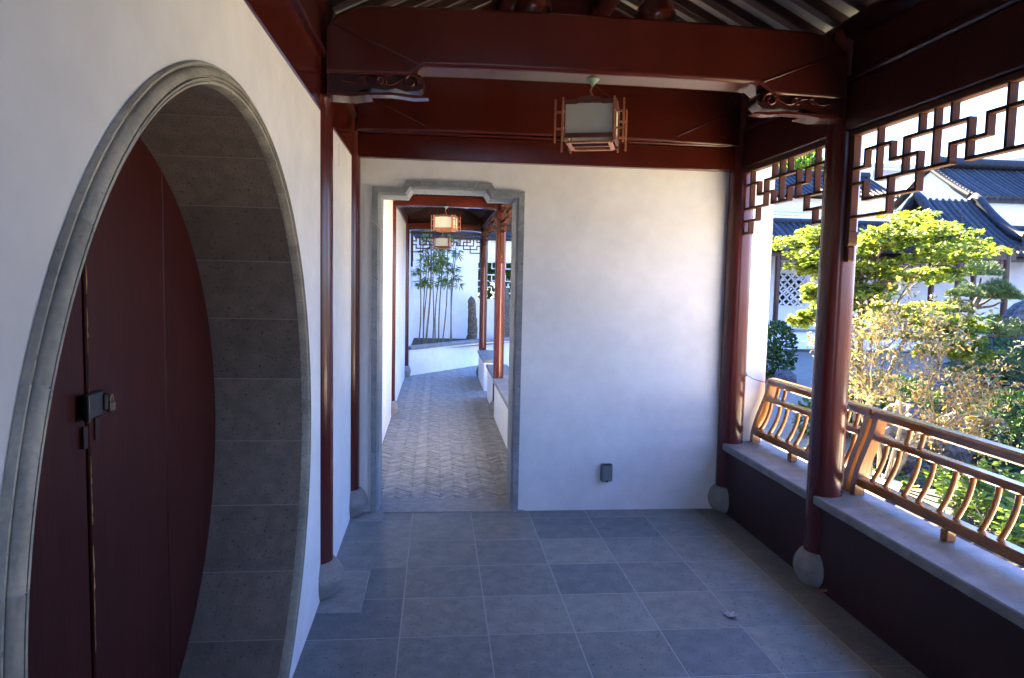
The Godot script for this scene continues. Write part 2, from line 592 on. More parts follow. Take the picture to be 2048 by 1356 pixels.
# ---------------------------------------------------------------- floor of the walkway
func build_floor() -> void:
	var f := structure("floor")
	var b := MB.new()
	b.box(Vector3((XL + XR) / 2 - 0.15, -0.066, (ZEND - 4.85) / 2), Vector3(XR - XL + 0.9, 0.1425, ZEND + 4.85 + 0.1))
	part(f, "bedding", b.mesh(), mats.mortar)
	var t := 0.3975
	var gap := 0.005
	var xs := [-0.70, -0.147, 0.2505, 0.648, 1.0455, 1.443, 1.8405]
	var zs := [ZW - 0.02, -4.713]
	var z := -4.713
	while z < ZEND - 0.2:
		z += t
		zs.append(z)
	var tone := {Vector2i(3, 1): 3, Vector2i(4, 1): 3, Vector2i(3, 2): 2, Vector2i(1, 4): 4, Vector2i(0, 4): 3, Vector2i(0, 3): 1, Vector2i(1, 1): 2, Vector2i(2, 1): 4, Vector2i(1, 2): 0, Vector2i(3, 4): 2, Vector2i(4, 4): 4, Vector2i(4, 5): 3, Vector2i(1, 3): 5, Vector2i(2, 2): 5, Vector2i(5, 5): 2, Vector2i(0, 5): 1}
	for r in zs.size() - 1:
		for k in 6:
			var w: float = xs[k + 1] - xs[k] - gap
			var d: float = zs[r + 1] - zs[r] - gap
			var cx: float = (xs[k] + xs[k + 1]) / 2
			var cz: float = (zs[r] + zs[r + 1]) / 2
			var m: int = tone.get(Vector2i(k, r), rng.randi() % 6)
			var o := part(f, "tile", boxm(Vector3(w, 0.012, d), 0.0012), mats["tile%d" % m], Vector3(cx, rng.randf_range(-0.0005, 0.0005), cz))
			o.rotation.y = rng.randf_range(-0.001, 0.001)
	# border stones along the parapet
	z = ZW
	var bi := 0
	while z < ZEND - 0.3:
		var L: float = [0.62, 0.80, 0.7][bi % 3]
		part(f, "border_stone", boxm(Vector3(0.29, 0.012, L - 0.004), 0.0012), mats.border, Vector3(1.8405 + 0.147, 0.0005, z + L / 2))
		z += L
		bi += 1
	# pale plates that carry the left columns
	for e in [[-0.448, -3.628, 0.21, 0.506], [-0.45, -4.78, 0.22, 0.2]]:
		part(f, "column_plate", boxm(Vector3(e[2], 0.012, e[3]), 0.0015), mats.granite_flat, Vector3(e[0], 0.0045, e[1]))
	# threshold slab in the doorway
	part(f, "threshold", boxm(Vector3(1.09, 0.05, 0.30), 0.003), mats.granite_flat, Vector3(0.075, -0.012, -5.005))

# ---------------------------------------------------------------- wall with the moon gate
const GC := Vector3(0, 1.013, -2.04)     # middle of the round gate (y, z used)
const GR := 1.06

func gate_dir(deg: float) -> Vector3:
	var a := deg_to_rad(deg)
	return Vector3(0, sin(a), -cos(a))

func ring_sheet(b: MB, x: float, r: float, y0: float, y1: float, z0: float, z1: float, nx: float) -> void:
	var angs := []
	for k in 96:
		angs.append(360.0 * k / 96)
	for c in [[y0, z0], [y0, z1], [y1, z0], [y1, z1]]:
		angs.append(fposmod(rad_to_deg(atan2(c[0] - GC.y, -(c[1] - GC.z))), 360.0))
	angs.sort()
	angs.append(angs[0] + 360.0)
	var pin := []
	var pout := []
	for a in angs:
		var d := gate_dir(a)
		var t := 1e9
		if d.y > 1e-6: t = minf(t, (y1 - GC.y) / d.y)
		if d.y < -1e-6: t = minf(t, (y0 - GC.y) / d.y)
		if d.z > 1e-6: t = minf(t, (z1 - GC.z) / d.z)
		if d.z < -1e-6: t = minf(t, (z0 - GC.z) / d.z)
		pin.append(Vector3(x, GC.y, GC.z) + d * r)
		pout.append(Vector3(x, GC.y, GC.z) + d * t)
	for i in pin.size() - 1:
		b.face([pin[i], pout[i], pout[i + 1], pin[i + 1]], Vector3(nx, 0, 0))

func arc_block(b: MB, r0: float, r1: float, x0: float, x1: float, a0: float, a1: float, seg: int) -> void:
	for k in seg:
		var d0 := gate_dir(lerpf(a0, a1, float(k) / seg))
		var d1 := gate_dir(lerpf(a0, a1, float(k + 1) / seg))
		var c0 := Vector3(x0, GC.y, GC.z)
		var c1 := Vector3(x1, GC.y, GC.z)
		b.tri(c0 + d0 * r0, c1 + d0 * r0, c1 + d1 * r0, -d0, -d0, -d1)
		b.tri(c0 + d0 * r0, c1 + d1 * r0, c0 + d1 * r0, -d0, -d1, -d1)
		b.face([c1 + d0 * r0, c1 + d0 * r1, c1 + d1 * r1, c1 + d1 * r0], Vector3(signf(x1 - x0), 0, 0))
		b.face([c0 + d0 * r0, c0 + d0 * r1, c0 + d1 * r1, c0 + d1 * r0], Vector3(signf(x0 - x1), 0, 0))
	for e in [[a0, -1.0], [a1, 1.0]]:
		var d := gate_dir(e[0])
		var tn: Vector3 = gate_dir(e[0] + 90.0) * e[1]
		b.face([Vector3(x0, GC.y, GC.z) + d * r0, Vector3(x1, GC.y, GC.z) + d * r0, Vector3(x1, GC.y, GC.z) + d * r1, Vector3(x0, GC.y, GC.z) + d * r1], tn)

func build_moon_gate_wall() -> void:
	var w := thing("moon_gate_wall", "white plaster wall pierced by a round stone-framed moon gate", "wall", Vector3(XL - 0.2, 0, GC.z))
	var b := MB.new()
	ring_sheet(b, XL, 1.10, -0.06, 2.5, ZW - 0.2, ZEND, 1.0)
	ring_sheet(b, XL - 0.42, 1.08, -0.06, 2.5, ZW - 0.2, ZEND, -1.0)
	b.box(Vector3(XL - 0.21, 2.46, (ZEND + ZW - 0.2) / 2), Vector3(0.416, 0.08, ZEND - ZW + 0.2))
	b.box(Vector3(XL - 0.21, 1.2, ZEND - 0.02), Vector3(0.416, 2.4, 0.04))
	part(w, "plaster", b.mesh(), mats.plaster)
	b = MB.new()
	for k in 96:
		var a0 := 360.0 * k / 96
		arc_block(b, 1.0608, 1.10, XL + 0.003, XL - 0.40, a0, a0 + 3.75, 1)
	part(w, "joint_mortar", b.mesh(), mats.mortar_dark)
	# stones of the deep reveal, one by one
	for k in 25:
		var a0 := 8.5 + 14.4 * k + 0.11
		b = MB.new()
		arc_block(b, GR, 1.095, XL + 0.006, XL - 0.385, a0, a0 + 14.4 - 0.22, 6)
		part(w, "reveal_stone", b.mesh(), mats["reveal%d" % (rng.randi() % 3)])
	# moulded frame stones
	var prof := [Vector2(1.110, -0.002), Vector2(1.110, 0.008), Vector2(1.108, 0.012), Vector2(1.104, 0.0125), Vector2(1.102, 0.006), Vector2(1.0995, 0.006), Vector2(1.098, 0.014), Vector2(1.094, 0.020), Vector2(1.088, 0.024), Vector2(1.081, 0.025), Vector2(1.0795, 0.016), Vector2(1.0765, 0.016), Vector2(1.075, 0.0235), Vector2(1.0715, 0.0240), Vector2(1.070, 0.015), Vector2(1.067, 0.014), Vector2(1.0655, 0.020), Vector2(1.0615, 0.0195), Vector2(1.0592, 0.013), Vector2(1.0592, -0.01)]
	var bas := Basis(Vector3(0, 0, -1), Vector3(1, 0, 0), Vector3(0, 1, 0))   # lathe axis along x; angle 0 points down the walkway
	for k in 25:
		var a0 := deg_to_rad(-1.6 + 14.4 * k + 0.08)
		b = MB.new()
		b.xf = Transform3D(bas, Vector3(XL, GC.y, GC.z))
		b.lathe(prof, 6, a0, a0 + deg_to_rad(14.4 - 0.16), 0.75)
		part(w, "frame_stone", b.mesh(), mats["frame%d" % (rng.randi() % 3)])
	b = MB.new()
	b.xf = Transform3D(bas, Vector3(XL, GC.y, GC.z))
	var prof2 := []
	for p in prof:
		prof2.append(Vector2(lerpf(p.x, 1.085, 0.03), p.y - 0.0014))
	b.lathe(prof2, 150, 0.0, TAU, 0.75)
	part(w, "frame_mortar", b.mesh(), mats.mortar)
	# the double door closing the gate, set back behind the reveal
	var xd := XL - 0.365
	var seams := [-3.16, -2.552, -2.000, -1.45, -0.90]
	for k in 4:
		var z0: float = seams[k]
		var z1: float = seams[k + 1]
		var leaf: MeshInstance3D = part(w, "door_plank", boxm(Vector3(0.045, 2.14, z1 - z0 - (0.006 if k == 1 or k == 2 else 0.003)), 0.004), mats.red_door, Vector3(xd - 0.0225 - (0.006 if k >= 2 else 0.0), 1.05, (z0 + z1) / 2))
		if k == 1:
			# chipped edge where bare wood shows
			var e := MB.new()
			var y := 0.02
			while y < 2.05:
				var h := rng.randf_range(0.015, 0.09)
				if rng.randf() < (0.72 if y < 1.42 else 0.35):
					var wd := rng.randf_range(0.002, 0.008) * (1.3 if y > 1.1 and y < 1.25 else 1.0)
					e.face([Vector3(xd + 0.0009, y, z1 - 0.006), Vector3(xd + 0.0009, y + h * 0.3, z1 - 0.006 - wd), Vector3(xd + 0.0009, y + h * 0.75, z1 - 0.006 - wd * rng.randf_range(0.4, 1.0)), Vector3(xd + 0.0009, y + h, z1 - 0.006)], Vector3(1, 0, 0))
					e.face([Vector3(xd + 0.0009, y, z1 - 0.0065), Vector3(xd + 0.0009, y + h, z1 - 0.0065), Vector3(xd - 0.02, y + h, z1 - 0.0022), Vector3(xd - 0.02, y, z1 - 0.0022)], Vector3(0.3, 0, 1).normalized())
				y += h
			part(leaf, "bare_edge", e.mesh(), mats.bare_wood)
	var lt := part(w, "door_latch", boxm(Vector3(0.010, 0.070, 0.108), 0.004), mats.iron, Vector3(xd + 0.008, 1.245, -2.012))
	b = MB.new()
	b.box(Vector3(0.008, 0, 0.055), Vector3(0.012, 0.076, 0.014), 0.004)
	b.box(Vector3(0.008, 0.0, -0.054), Vector3(0.014, 0.05, 0.018), 0.006)
	b.tube([Vector3(0.012, -0.034, 0.056), Vector3(0.012, 0.034, 0.056)], [0.006, 0.006], 8)
	part(lt, "hinge_knuckle", b.mesh(), mats.iron, Vector3(xd + 0.008, 1.245, -2.012))
	b = MB.new()
	b.box(Vector3(0.016, -0.014, -0.068), Vector3(0.020, 0.034, 0.026), 0.007)
	var ring := []
	var rr := []
	for k in 9:
		var a := PI * k / 8
		ring.append(Vector3(0.016, 0.0 + sin(a) * 0.018, -0.068 + cos(a) * 0.009))
		rr.append(0.004)
	b.tube(ring, rr, 6)
	part(lt, "padlock", b.mesh(), mats.lock_brass, Vector3(xd + 0.008, 1.245, -2.012))
	for e in [[-1.975, 0.0], [-2.04, 0.012]]:
		part(w, "keyhole_plate", boxm(Vector3(0.005, 0.06, 0.022), 0.001), mats.red_panel, Vector3(xd + 0.002, 1.165 + e[1], e[0]))

# ---------------------------------------------------------------- wall with the doorway
func build_doorway_wall() -> void:
	var w := thing("doorway_wall", "white plaster end wall with a stone-framed doorway", "wall", Vector3(0.9, 0, ZW - 0.14))
	var x0 := -0.98
	var x1 := 2.33
	var zt := ZW - 0.28
	# opening with the raised middle: left, right, spring, top
	var L := -0.392
	var R := 0.536
	var ys := 2.148
	var yt := 2.195
	var a := -0.205
	var bx := 0.345
	var b := MB.new()
	for e in [[ZW, 1.0], [zt, -1.0]]:
		var nn := Vector3(0, 0, e[1])
		var z: float = e[0]
		b.face([Vector3(x0, -0.06, z), Vector3(L, -0.06, z), Vector3(L, 2.72, z), Vector3(x0, 2.72, z)], nn)
		b.face([Vector3(R, -0.06, z), Vector3(x1, -0.06, z), Vector3(x1, 2.72, z), Vector3(R, 2.72, z)], nn)
		for q in [[L, a, ys], [a, bx, yt], [bx, R, ys]]:
			b.face([Vector3(q[0], q[2] + 0.03, z), Vector3(q[1], q[2] + 0.03, z), Vector3(q[1], 2.72, z), Vector3(q[0], 2.72, z)], nn)
	b.face([Vector3(x1, -0.06, ZW), Vector3(x1, -0.06, zt), Vector3(x1, 2.72, zt), Vector3(x1, 2.72, ZW)], Vector3(1, 0, 0))
	b.face([Vector3(x0, 2.72, ZW), Vector3(x1, 2.72, ZW), Vector3(x1, 2.72, zt), Vector3(x0, 2.72, zt)], Vector3.UP)
	part(w, "plaster", b.mesh(), mats.plaster)
	# stone frame, piece by piece; outline points run up the left side, over the top and down the right side
	var outer := [Vector2(L - 0.040, 0.0), Vector2(L - 0.040, ys + 0.052), Vector2(a - 0.036, ys + 0.052), Vector2(a - 0.006, yt + 0.052), Vector2(bx + 0.006, yt + 0.052), Vector2(bx + 0.036, ys + 0.052), Vector2(R + 0.040, ys + 0.052), Vector2(R + 0.040, 0.0)]
	var inner := [Vector2(L + 0.012, 0.0), Vector2(L + 0.012, ys), Vector2(a, ys), Vector2(a + 0.03, yt), Vector2(bx - 0.03, yt), Vector2(bx, ys), Vector2(R - 0.012, ys), Vector2(R - 0.012, 0.0)]
	# break long runs into separate stones
	var cuts := [[0, [0.0, 0.195, 0.37, 0.55, 0.73, 0.90, 1.0]], [1, [0.0, 1.0]], [2, [0.0, 1.0]], [3, [0.0, 0.17, 0.83, 1.0]], [4, [0.0, 1.0]], [5, [0.0, 1.0]], [6, [0.0, 0.10, 0.27, 0.45, 0.63, 0.805, 1.0]]]
	var zf := ZW + 0.022
	var zb := zt - 0.008
	for c in cuts:
		var i: int = c[0]
		for k in c[1].size() - 1:
			var t0: float = c[1][k]
			var t1: float = c[1][k + 1]
			var run: float = outer[i].distance_to(outer[i + 1])
			if t0 > 0.0: t0 += 0.0012 / run
			if t1 < 1.0: t1 -= 0.0012 / run
			var o0: Vector2 = outer[i].lerp(outer[i + 1], t0)
			var o1: Vector2 = outer[i].lerp(outer[i + 1], t1)
			var i0: Vector2 = inner[i].lerp(inner[i + 1], t0)
			var i1: Vector2 = inner[i].lerp(inner[i + 1], t1)
			var m := MB.new()
			var mid0 := o0.lerp(i0, 0.72)
			var mid1 := o1.lerp(i1, 0.72)
			var cc := (o0 + o1 + i0 + i1) / 4.0
			var away := Vector3(cc.x, cc.y, (zf + zb) / 2)
			var P := func(q: Vector2, z: float) -> Vector3: return Vector3(q.x, q.y, z)
			m.flat([P.call(o0, zf), P.call(o1, zf), P.call(mid1, zf), P.call(mid0, zf)], away)
			m.flat([P.call(mid0, zf), P.call(mid1, zf), P.call(i1, zf - 0.020), P.call(i0, zf - 0.020)], away)
			m.flat([P.call(i0, zf - 0.020), P.call(i1, zf - 0.020), P.call(i1, zb), P.call(i0, zb)], away)
			m.flat([P.call(o0, zf), P.call(o1, zf), P.call(o1, zb), P.call(o0, zb)], away)
			m.flat([P.call(o0, zb), P.call(o1, zb), P.call(i1, zb), P.call(i0, zb)], away)
			m.flat([P.call(o0, zf), P.call(mid0, zf), P.call(i0, zf - 0.02), P.call(i0, zb), P.call(o0, zb)], away)
			m.flat([P.call(o1, zf), P.call(mid1, zf), P.call(i1, zf - 0.02), P.call(i1, zb), P.call(o1, zb)], away)
			part(w, "frame_stone", m.mesh(), mats["doorstone%d" % (rng.randi() % 3)])

	# the wall that closes the walkway behind the viewpoint, with its own plain doorway
	var rw := thing("rear_wall", "white plaster wall closing the walkway behind the viewpoint", "wall", Vector3(0.9, 0, ZEND))
	b = MB.new()
	for q in [[-0.98, -0.45, -0.06, 2.8], [0.55, 2.33, -0.06, 2.8], [-0.45, 0.55, 2.15, 2.8]]:
		b.box(Vector3((q[0] + q[1]) / 2, (q[2] + q[3]) / 2, ZEND + 0.12), Vector3(q[1] - q[0], q[3] - q[2], 0.22))
	part(rw, "plaster", b.mesh(), mats.plaster)
	# solid garden-side bay behind the viewpoint
	rw = thing("side_wall", "white plaster wall filling the garden side bay behind the viewpoint", "wall", Vector3(2.16, 0, 0.6))
	part(rw, "plaster", boxm(Vector3(0.2, 2.44, ZEND + 1.30)), mats.plaster, Vector3(2.17, 1.16, (ZEND - 1.28) / 2))

# ---------------------------------------------------------------- columns
func column(called: String, label: String, x: float, z: float, r: float, top: float, group: String, drum := 0.138) -> Node3D:
	var t := thing(called, label, "column", Vector3(x, 0, z), group)
	var b := MB.new()
	b.lathe([Vector2(r * 1.01, 0.17), Vector2(r * 1.01, 0.9), Vector2(r * 0.995, 1.7), Vector2(r * 0.97, top)], 40)
	part(t, "shaft", b.mesh(), mats.red_column, Vector3(x, 0, z))
	b = MB.new()
	var k := drum / 0.148
	var pr := [Vector2(0.0, 0.0), Vector2(0.100 * k, 0.0), Vector2(0.118 * k, 0.016), Vector2(0.136 * k, 0.045), Vector2(0.147 * k, 0.08), Vector2(0.147 * k, 0.105), Vector2(0.138 * k, 0.135), Vector2(0.122 * k, 0.162), Vector2(0.104 * k, 0.180), Vector2(0.09 * k, 0.184), Vector2(0.0, 0.184)]
	b.lathe(pr, 32, 0.0, TAU, 0.5)
	part(t, "drum_stone", b.mesh(), mats.granite, Vector3(x, 0.004, z))
	return t

func build_columns() -> void:
	var g := "round red columns of the walkway"
	column("column", "dark red half-round column against the white wall right of the moon gate", XCL, ZC, 0.086, 2.86, g, 0.142)
	column("column", "thin dark red column in the corner left of the doorway", XCL, ZW + 0.03, 0.086, 2.86, g, 0.142)
	column("column", "thick glossy red column standing free between the two railings", XCR, ZC, 0.0885, 2.90, g)
	column("column", "glossy red column in the corner where the end wall meets the parapet", XCR - 0.008, ZW + 0.03, 0.0865, 2.90, g)
	column("column", "red column of the walkway behind the viewpoint on the garden side", XCR, -1.36, 0.0885, 2.90, g)
	column("column", "red column of the walkway far behind the viewpoint on the garden side", XCR, 1.4, 0.0885, 2.90, g)

# ---------------------------------------------------------------- beams
func rounded_beam(xa: float, xb: float, bottom: Callable, top: Callable, zf: float, zb: float) -> ArrayMesh:
	# a swelling beam lofted along x
	var b := MB.new()
	var rows := []
	var steps := 40
	for i in steps + 1:
		var x := lerpf(xa, xb, float(i) / steps)
		var y0: float = bottom.call(x)
		var y1: float = top.call(x)
		var row := PackedVector3Array()
		var pts := [[0.0, 0.020], [0.002, 0.009], [0.007, 0.003], [0.014, 0.0]]
		for p in pts: row.append(Vector3(x, y0 + p[1], zf - p[0]))
		row.append(Vector3(x, y0, zf - 0.03))
		row.append(Vector3(x, y0, zb + 0.03))
		for k in 4: row.append(Vector3(x, y0 + pts[3 - k][1], zb + pts[3 - k][0]))
		for k in 4: row.append(Vector3(x, y1 - pts[k][1], zb + pts[k][0]))
		row.append(Vector3(x, y1, zb + 0.03))
		row.append(Vector3(x, y1, zf - 0.03))
		for k in 4: row.append(Vector3(x, y1 - pts[3 - k][1], zf - pts[3 - k][0]))
		row.reverse()
		rows.append(row)
	b.grid(rows, true)
	var e: Array = Array(rows[0])
	b.face(e, Vector3(-1, 0, 0))
	b.face(Array(rows[steps]), Vector3(1, 0, 0))
	return b.mesh()

func spiral(at: Vector3, r: float, turns: float, mirror: float, start := 0.0) -> Array:
	var p := []
	for k in 22:
		var t := k / 21.0
		var a := start + TAU * turns * t
		var q := r * (1.0 - 0.78 * t)
		p.append(at + Vector3(mirror * cos(a) * q, sin(a) * q, 0))
	return p

func scroll_bracket(parent: Node3D, x: float, s: float, zf: float) -> void:
	# carved cloud bracket under a beam end; s = +1 grows to the right
	var poly := PackedVector2Array()
	for p in [[0, 0.02], [0, 0.12], [0.40, 0.12], [0.435, 0.11], [0.45, 0.085], [0.445, 0.055], [0.42, 0.038], [0.36, 0.034], [0.32, 0.045], [0.27, 0.036], [0.20, 0.042], [0.12, 0.02]]:
		poly.append(Vector2(x + s * p[0], 2.447 + p[1]))
	var b := MB.new()
	b.prism(poly, zf - 0.022, zf - 0.135, 0.6)
	var br := part(parent, "bracket", b.mesh(), mats.red_dark)
	b = MB.new()
	var slab := PackedVector2Array()
	for p in [[0.0, 0.0], [0.0, 0.018], [0.19, 0.020], [0.20, 0.010], [0.12, -0.003]]:
		slab.append(Vector2(x + s * p[0], 2.447 + p[1]))
	b.prism(slab, zf - 0.012, zf - 0.15, 0.6)
	slab = PackedVector2Array()
	for p in [[0.19, 0.008], [0.19, 0.018], [0.29, 0.026], [0.46, 0.014], [0.47, 0.006], [0.40, 0.002], [0.30, 0.012]]:
		slab.append(Vector2(x + s * p[0], 2.447 + p[1]))
	b.prism(slab, zf - 0.012, zf - 0.075, 0.6)
	part(br, "bracket_board", b.mesh(), mats.red)
	for e in [[0.385, 0.078, 0.040, 1.25], [0.245, 0.072, 0.026, 1.1], [0.165, 0.075, 0.022, 1.0]]:
		b = MB.new()
		var pth := spiral(Vector3(x + s * e[0], 2.447 + e[1], zf - 0.014), e[2], e[3], s, -0.4)
		var rad := []
		for k in pth.size(): rad.append(0.0105 * (1.0 - 0.4 * k / 21.0) * (e[2] / 0.032))
		b.tube(pth, rad, 8)
		part(br, "scroll", b.mesh(), mats.red)
	b = MB.new()
	var wave := []
	var wr := []
	for k in 25:
		var q := k / 24.0
		wave.append(Vector3(x + s * lerpf(0.35, 0.07, q), 2.522 + 0.017 * sin(q * TAU * 1.6 + 2.4) * (1.0 - 0.3 * q), zf - 0.016))
		wr.append(0.0085 * (1.0 - 0.55 * q))
	b.tube(wave, wr, 8)
	part(br, "scroll", b.mesh(), mats.red)

func build_beams() -> void:
	var xa := XCL + 0.07
	var xb := XCR - 0.07
	var mid := (xa + xb) / 2
	var half := (xb - xa) / 2
	var zf := ZC + 0.11
	var bot := func(x: float) -> float:
		var q := absf(x - mid) / half
		if q > 0.70: return 2.548 - 0.006 * (q - 0.7) / 0.3
		if q > 0.655: return lerpf(2.588, 2.548, (q - 0.655) / 0.045)
		return 2.602 - 0.034 * pow(q, 4.0)
	var topf := func(x: float) -> float:
		var q := absf(x - mid) / half
		return 2.878 - 0.025 * q * q - (0.09 * pow((q - 0.86) / 0.14, 2.0) if q > 0.86 else 0.0)
	var t := thing("cross_beam", "long swelling dark red crossbeam over the walkway carrying the nearest lantern", "beam", Vector3(mid, 2.55, ZC), "crossbeams of the walkway roof")
	part(t, "beam", rounded_beam(xa, xb, bot, topf, zf, zf - 0.20), mats.red)
	for s in [-1.0, 1.0]:
		var b := MB.new()
		var xe: float = mid + s * half
		b.tube([Vector3(xe - s * 0.02, 2.77, zf - 0.002), Vector3(xe - s * 0.18, 2.705, zf + 0.001), Vector3(xe - s * 0.43, 2.605, zf + 0.001)], [0.004, 0.006, 0.006], 6)
		part(t, "carved_line", b.mesh(), mats.red)
		scroll_bracket(t, xe, -s, zf)
	# blocks and small upper beam that carry the ridge purlins
	for x in [0.44, 1.06]:
		var pr := [Vector2(0.0, 0.0), Vector2(0.085, 0.0), Vector2(0.10, 0.03), Vector2(0.10, 0.07), Vector2(0.07, 0.13), Vector2(0.055, 0.2), Vector2(0.055, 0.48), Vector2(0.0, 0.48)]
		var b := MB.new()
		b.lathe(pr, 24, 0.0, TAU, 0.5)
		part(t, "strut_post", b.mesh(), mats.red, Vector3(x, 2.868, ZC))
	part(t, "upper_beam", boxm(Vector3(0.86, 0.15, 0.12), 0.03), mats.red_dark, Vector3(0.75, 3.27, ZC))
	# beam against the doorway wall
	var z2 := ZW + 0.10
	var bot2 := func(x: float) -> float: return 2.555 - 0.018 * pow(absf(x - mid) / half, 2.0)
	var top2 := func(x: float) -> float: return 2.965 - 0.03 * pow(absf(x - mid) / half, 2.0)
	t = thing("end_beam", "dark red beam lying along the top of the doorway wall", "beam", Vector3(mid, 2.38, ZW + 0.05), "crossbeams of the walkway roof")
	part(t, "beam", rounded_beam(xa, xb, bot2, top2, z2, ZW + 0.004), mats.red)
	part(t, "board", boxm(Vector3(xb - xa, 0.155, 0.066), 0.006), mats.red, Vector3(mid, 2.379 + 0.0775, ZW + 0.038))
	var bb := MB.new()
	bb.tube([Vector3(xa + 0.02, 2.545, z2 - 0.03), Vector3(xb - 0.02, 2.545, z2 - 0.03)], [0.011, 0.011], 8)
	part(t, "moulding", bb.mesh(), mats.red)
	for s in [-1.0, 1.0]:
		var xe: float = mid + s * half
		bb = MB.new()
		bb.tube([Vector3(xe - s * 0.02, 2.78, z2), Vector3(xe - s * 0.43, 2.59, z2 + 0.001)], [0.004, 0.006], 6)
		part(t, "carved_line", bb.mesh(), mats.red)
	part(t, "gable_board", boxm(Vector3(xb - xa, 0.75, 0.03)), mats.red_dark, Vector3(mid, 3.25, ZW - 0.04))
	# beams along the left wall
	t = thing("wall_beam", "long dark red beam running along the top of the white wall", "beam", Vector3(XL, 2.375, -1.0), "beams along the eaves")
	part(t, "lower_board", boxm(Vector3(0.10, 0.245, ZEND - ZW - 0.02), 0.004), mats.red, Vector3(-0.597, 2.375 + 0.1225, (ZEND + ZW) / 2))
	part(t, "moulding", boxm(Vector3(0.12, 0.03, ZEND - ZW - 0.02), 0.008), mats.red_dark, Vector3(-0.585, 2.638, (ZEND + ZW) / 2))
	part(t, "upper_board", boxm(Vector3(0.08, 0.17, ZEND - ZW - 0.02), 0.004), mats.red_dark, Vector3(-0.592, 2.74, (ZEND + ZW) / 2))
	# beam over the garden openings
	t = thing("eave_beam", "dark red beam over the lattice panels on the garden side", "beam", Vector3(XCR, 2.39, -1.0), "beams along the eaves")
	part(t, "lower_board", boxm(Vector3(0.085, 0.235, ZEND - ZW - 0.02), 0.006), mats.red_dark, Vector3(XCR, 2.392 + 0.1175, (ZEND + ZW) / 2))
	part(t, "moulding", boxm(Vector3(0.11, 0.03, ZEND - ZW - 0.02), 0.008), mats.red_dark, Vector3(XCR, 2.645, (ZEND + ZW) / 2))
	part(t, "upper_board", boxm(Vector3(0.06, 0.17, ZEND - ZW - 0.02), 0.004), mats.red_dark, Vector3(XCR, 2.748, (ZEND + ZW) / 2))
	# purlins
	for e in [[XCL, 2.895, "round purlin over the white wall with the moon gate"], [XCR, 2.90, "round purlin over the garden side columns"], [0.44, 3.405, "round ridge purlin nearer the moon gate wall"], [1.06, 3.405, "round ridge purlin nearer the garden"]]:
		t = thing("purlin", e[2], "purlin", Vector3(e[0], e[1], -0.8), "round roof purlins")
		bb = MB.new()
		bb.tube([Vector3(e[0], e[1], ZW - 0.1), Vector3(e[0], e[1], ZEND)], [0.07, 0.07], 20)
		part(t, "log", bb.mesh(), mats.red_dark)
	# a second crossbeam behind the viewpoint
	t = thing("cross_beam", "dark red crossbeam of the walkway behind the viewpoint", "beam", Vector3(mid, 2.55, 0.5), "crossbeams of the walkway roof")
	part(t, "beam", rounded_beam(xa, xb, bot, topf, 0.6, 0.4), mats.red)

func build_roof() -> void:
	var t := thing("walkway_roof", "dark pitched timber roof over the walkway with pale boards between rafters", "roof", Vector3(0.75, 2.6, -0.8))
	var z := ZW - 0.02
	var pts := [Vector2(2.72, 2.668), Vector2(2.085, 3.0), Vector2(1.06, 3.505), Vector2(0.75, 3.555), Vector2(0.44, 3.505), Vector2(-0.592, 2.995), Vector2(-1.25, 2.668)]
	while z < ZEND:
		for k in 6:
			var a: Vector2 = pts[k]
			var c: Vector2 = pts[k + 1]
			var d := c - a
			var L := d.length() + 0.012
			part(t, "rafter", boxm(Vector3(snappedf(L, 0.001), 0.055, 0.07), 0.006), mats.rafter, Vector3((a.x + c.x) / 2, (a.y + c.y) / 2 - 0.0, z), Basis(Vector3(0, 0, 1), atan2(d.y, d.x)))
		z += 0.235
	for k in 6:
		var a: Vector2 = pts[k]
		var c: Vector2 = pts[k + 1]
		var d := c - a
		var nn := Vector2(d.y, -d.x).normalized()
		if nn.y < 0.0: nn = -nn
		var m := (a + c) / 2 + nn * 0.046
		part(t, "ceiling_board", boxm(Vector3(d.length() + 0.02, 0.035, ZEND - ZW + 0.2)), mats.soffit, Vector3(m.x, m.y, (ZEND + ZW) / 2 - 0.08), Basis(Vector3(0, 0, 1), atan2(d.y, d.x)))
		m = (a + c) / 2 + nn * 0.11
		part(t, "tile_bed", boxm(Vector3(d.length() + 0.05, 0.08, ZEND - ZW + 0.3)), mats.roofbed, Vector3(m.x, m.y, (ZEND + ZW) / 2 - 0.06), Basis(Vector3(0, 0, 1), atan2(d.y, d.x)))

# ---------------------------------------------------------------- parapet and sill
func build_parapets() -> void:
	var g := "low dark red parapets with stone sills"
	for e in [[ZW + 0.005, ZC, "short dark red parapet with stone sill next to the end wall"], [ZC, -1.36, "long dark red parapet with stone sill nearest the viewpoint"]]:
		var t := thing("parapet", e[2], "parapet", Vector3(2.17, 0, (e[0] + e[1]) / 2), g)
		var L: float = e[1] - e[0]
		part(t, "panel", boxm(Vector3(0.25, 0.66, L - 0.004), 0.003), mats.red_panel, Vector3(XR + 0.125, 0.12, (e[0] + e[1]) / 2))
		part(t, "sill_slab", boxm(Vector3(0.335, 0.05, L - 0.004), 0.006), mats.capstone, Vector3(2.172, 0.475, (e[0] + e[1]) / 2))

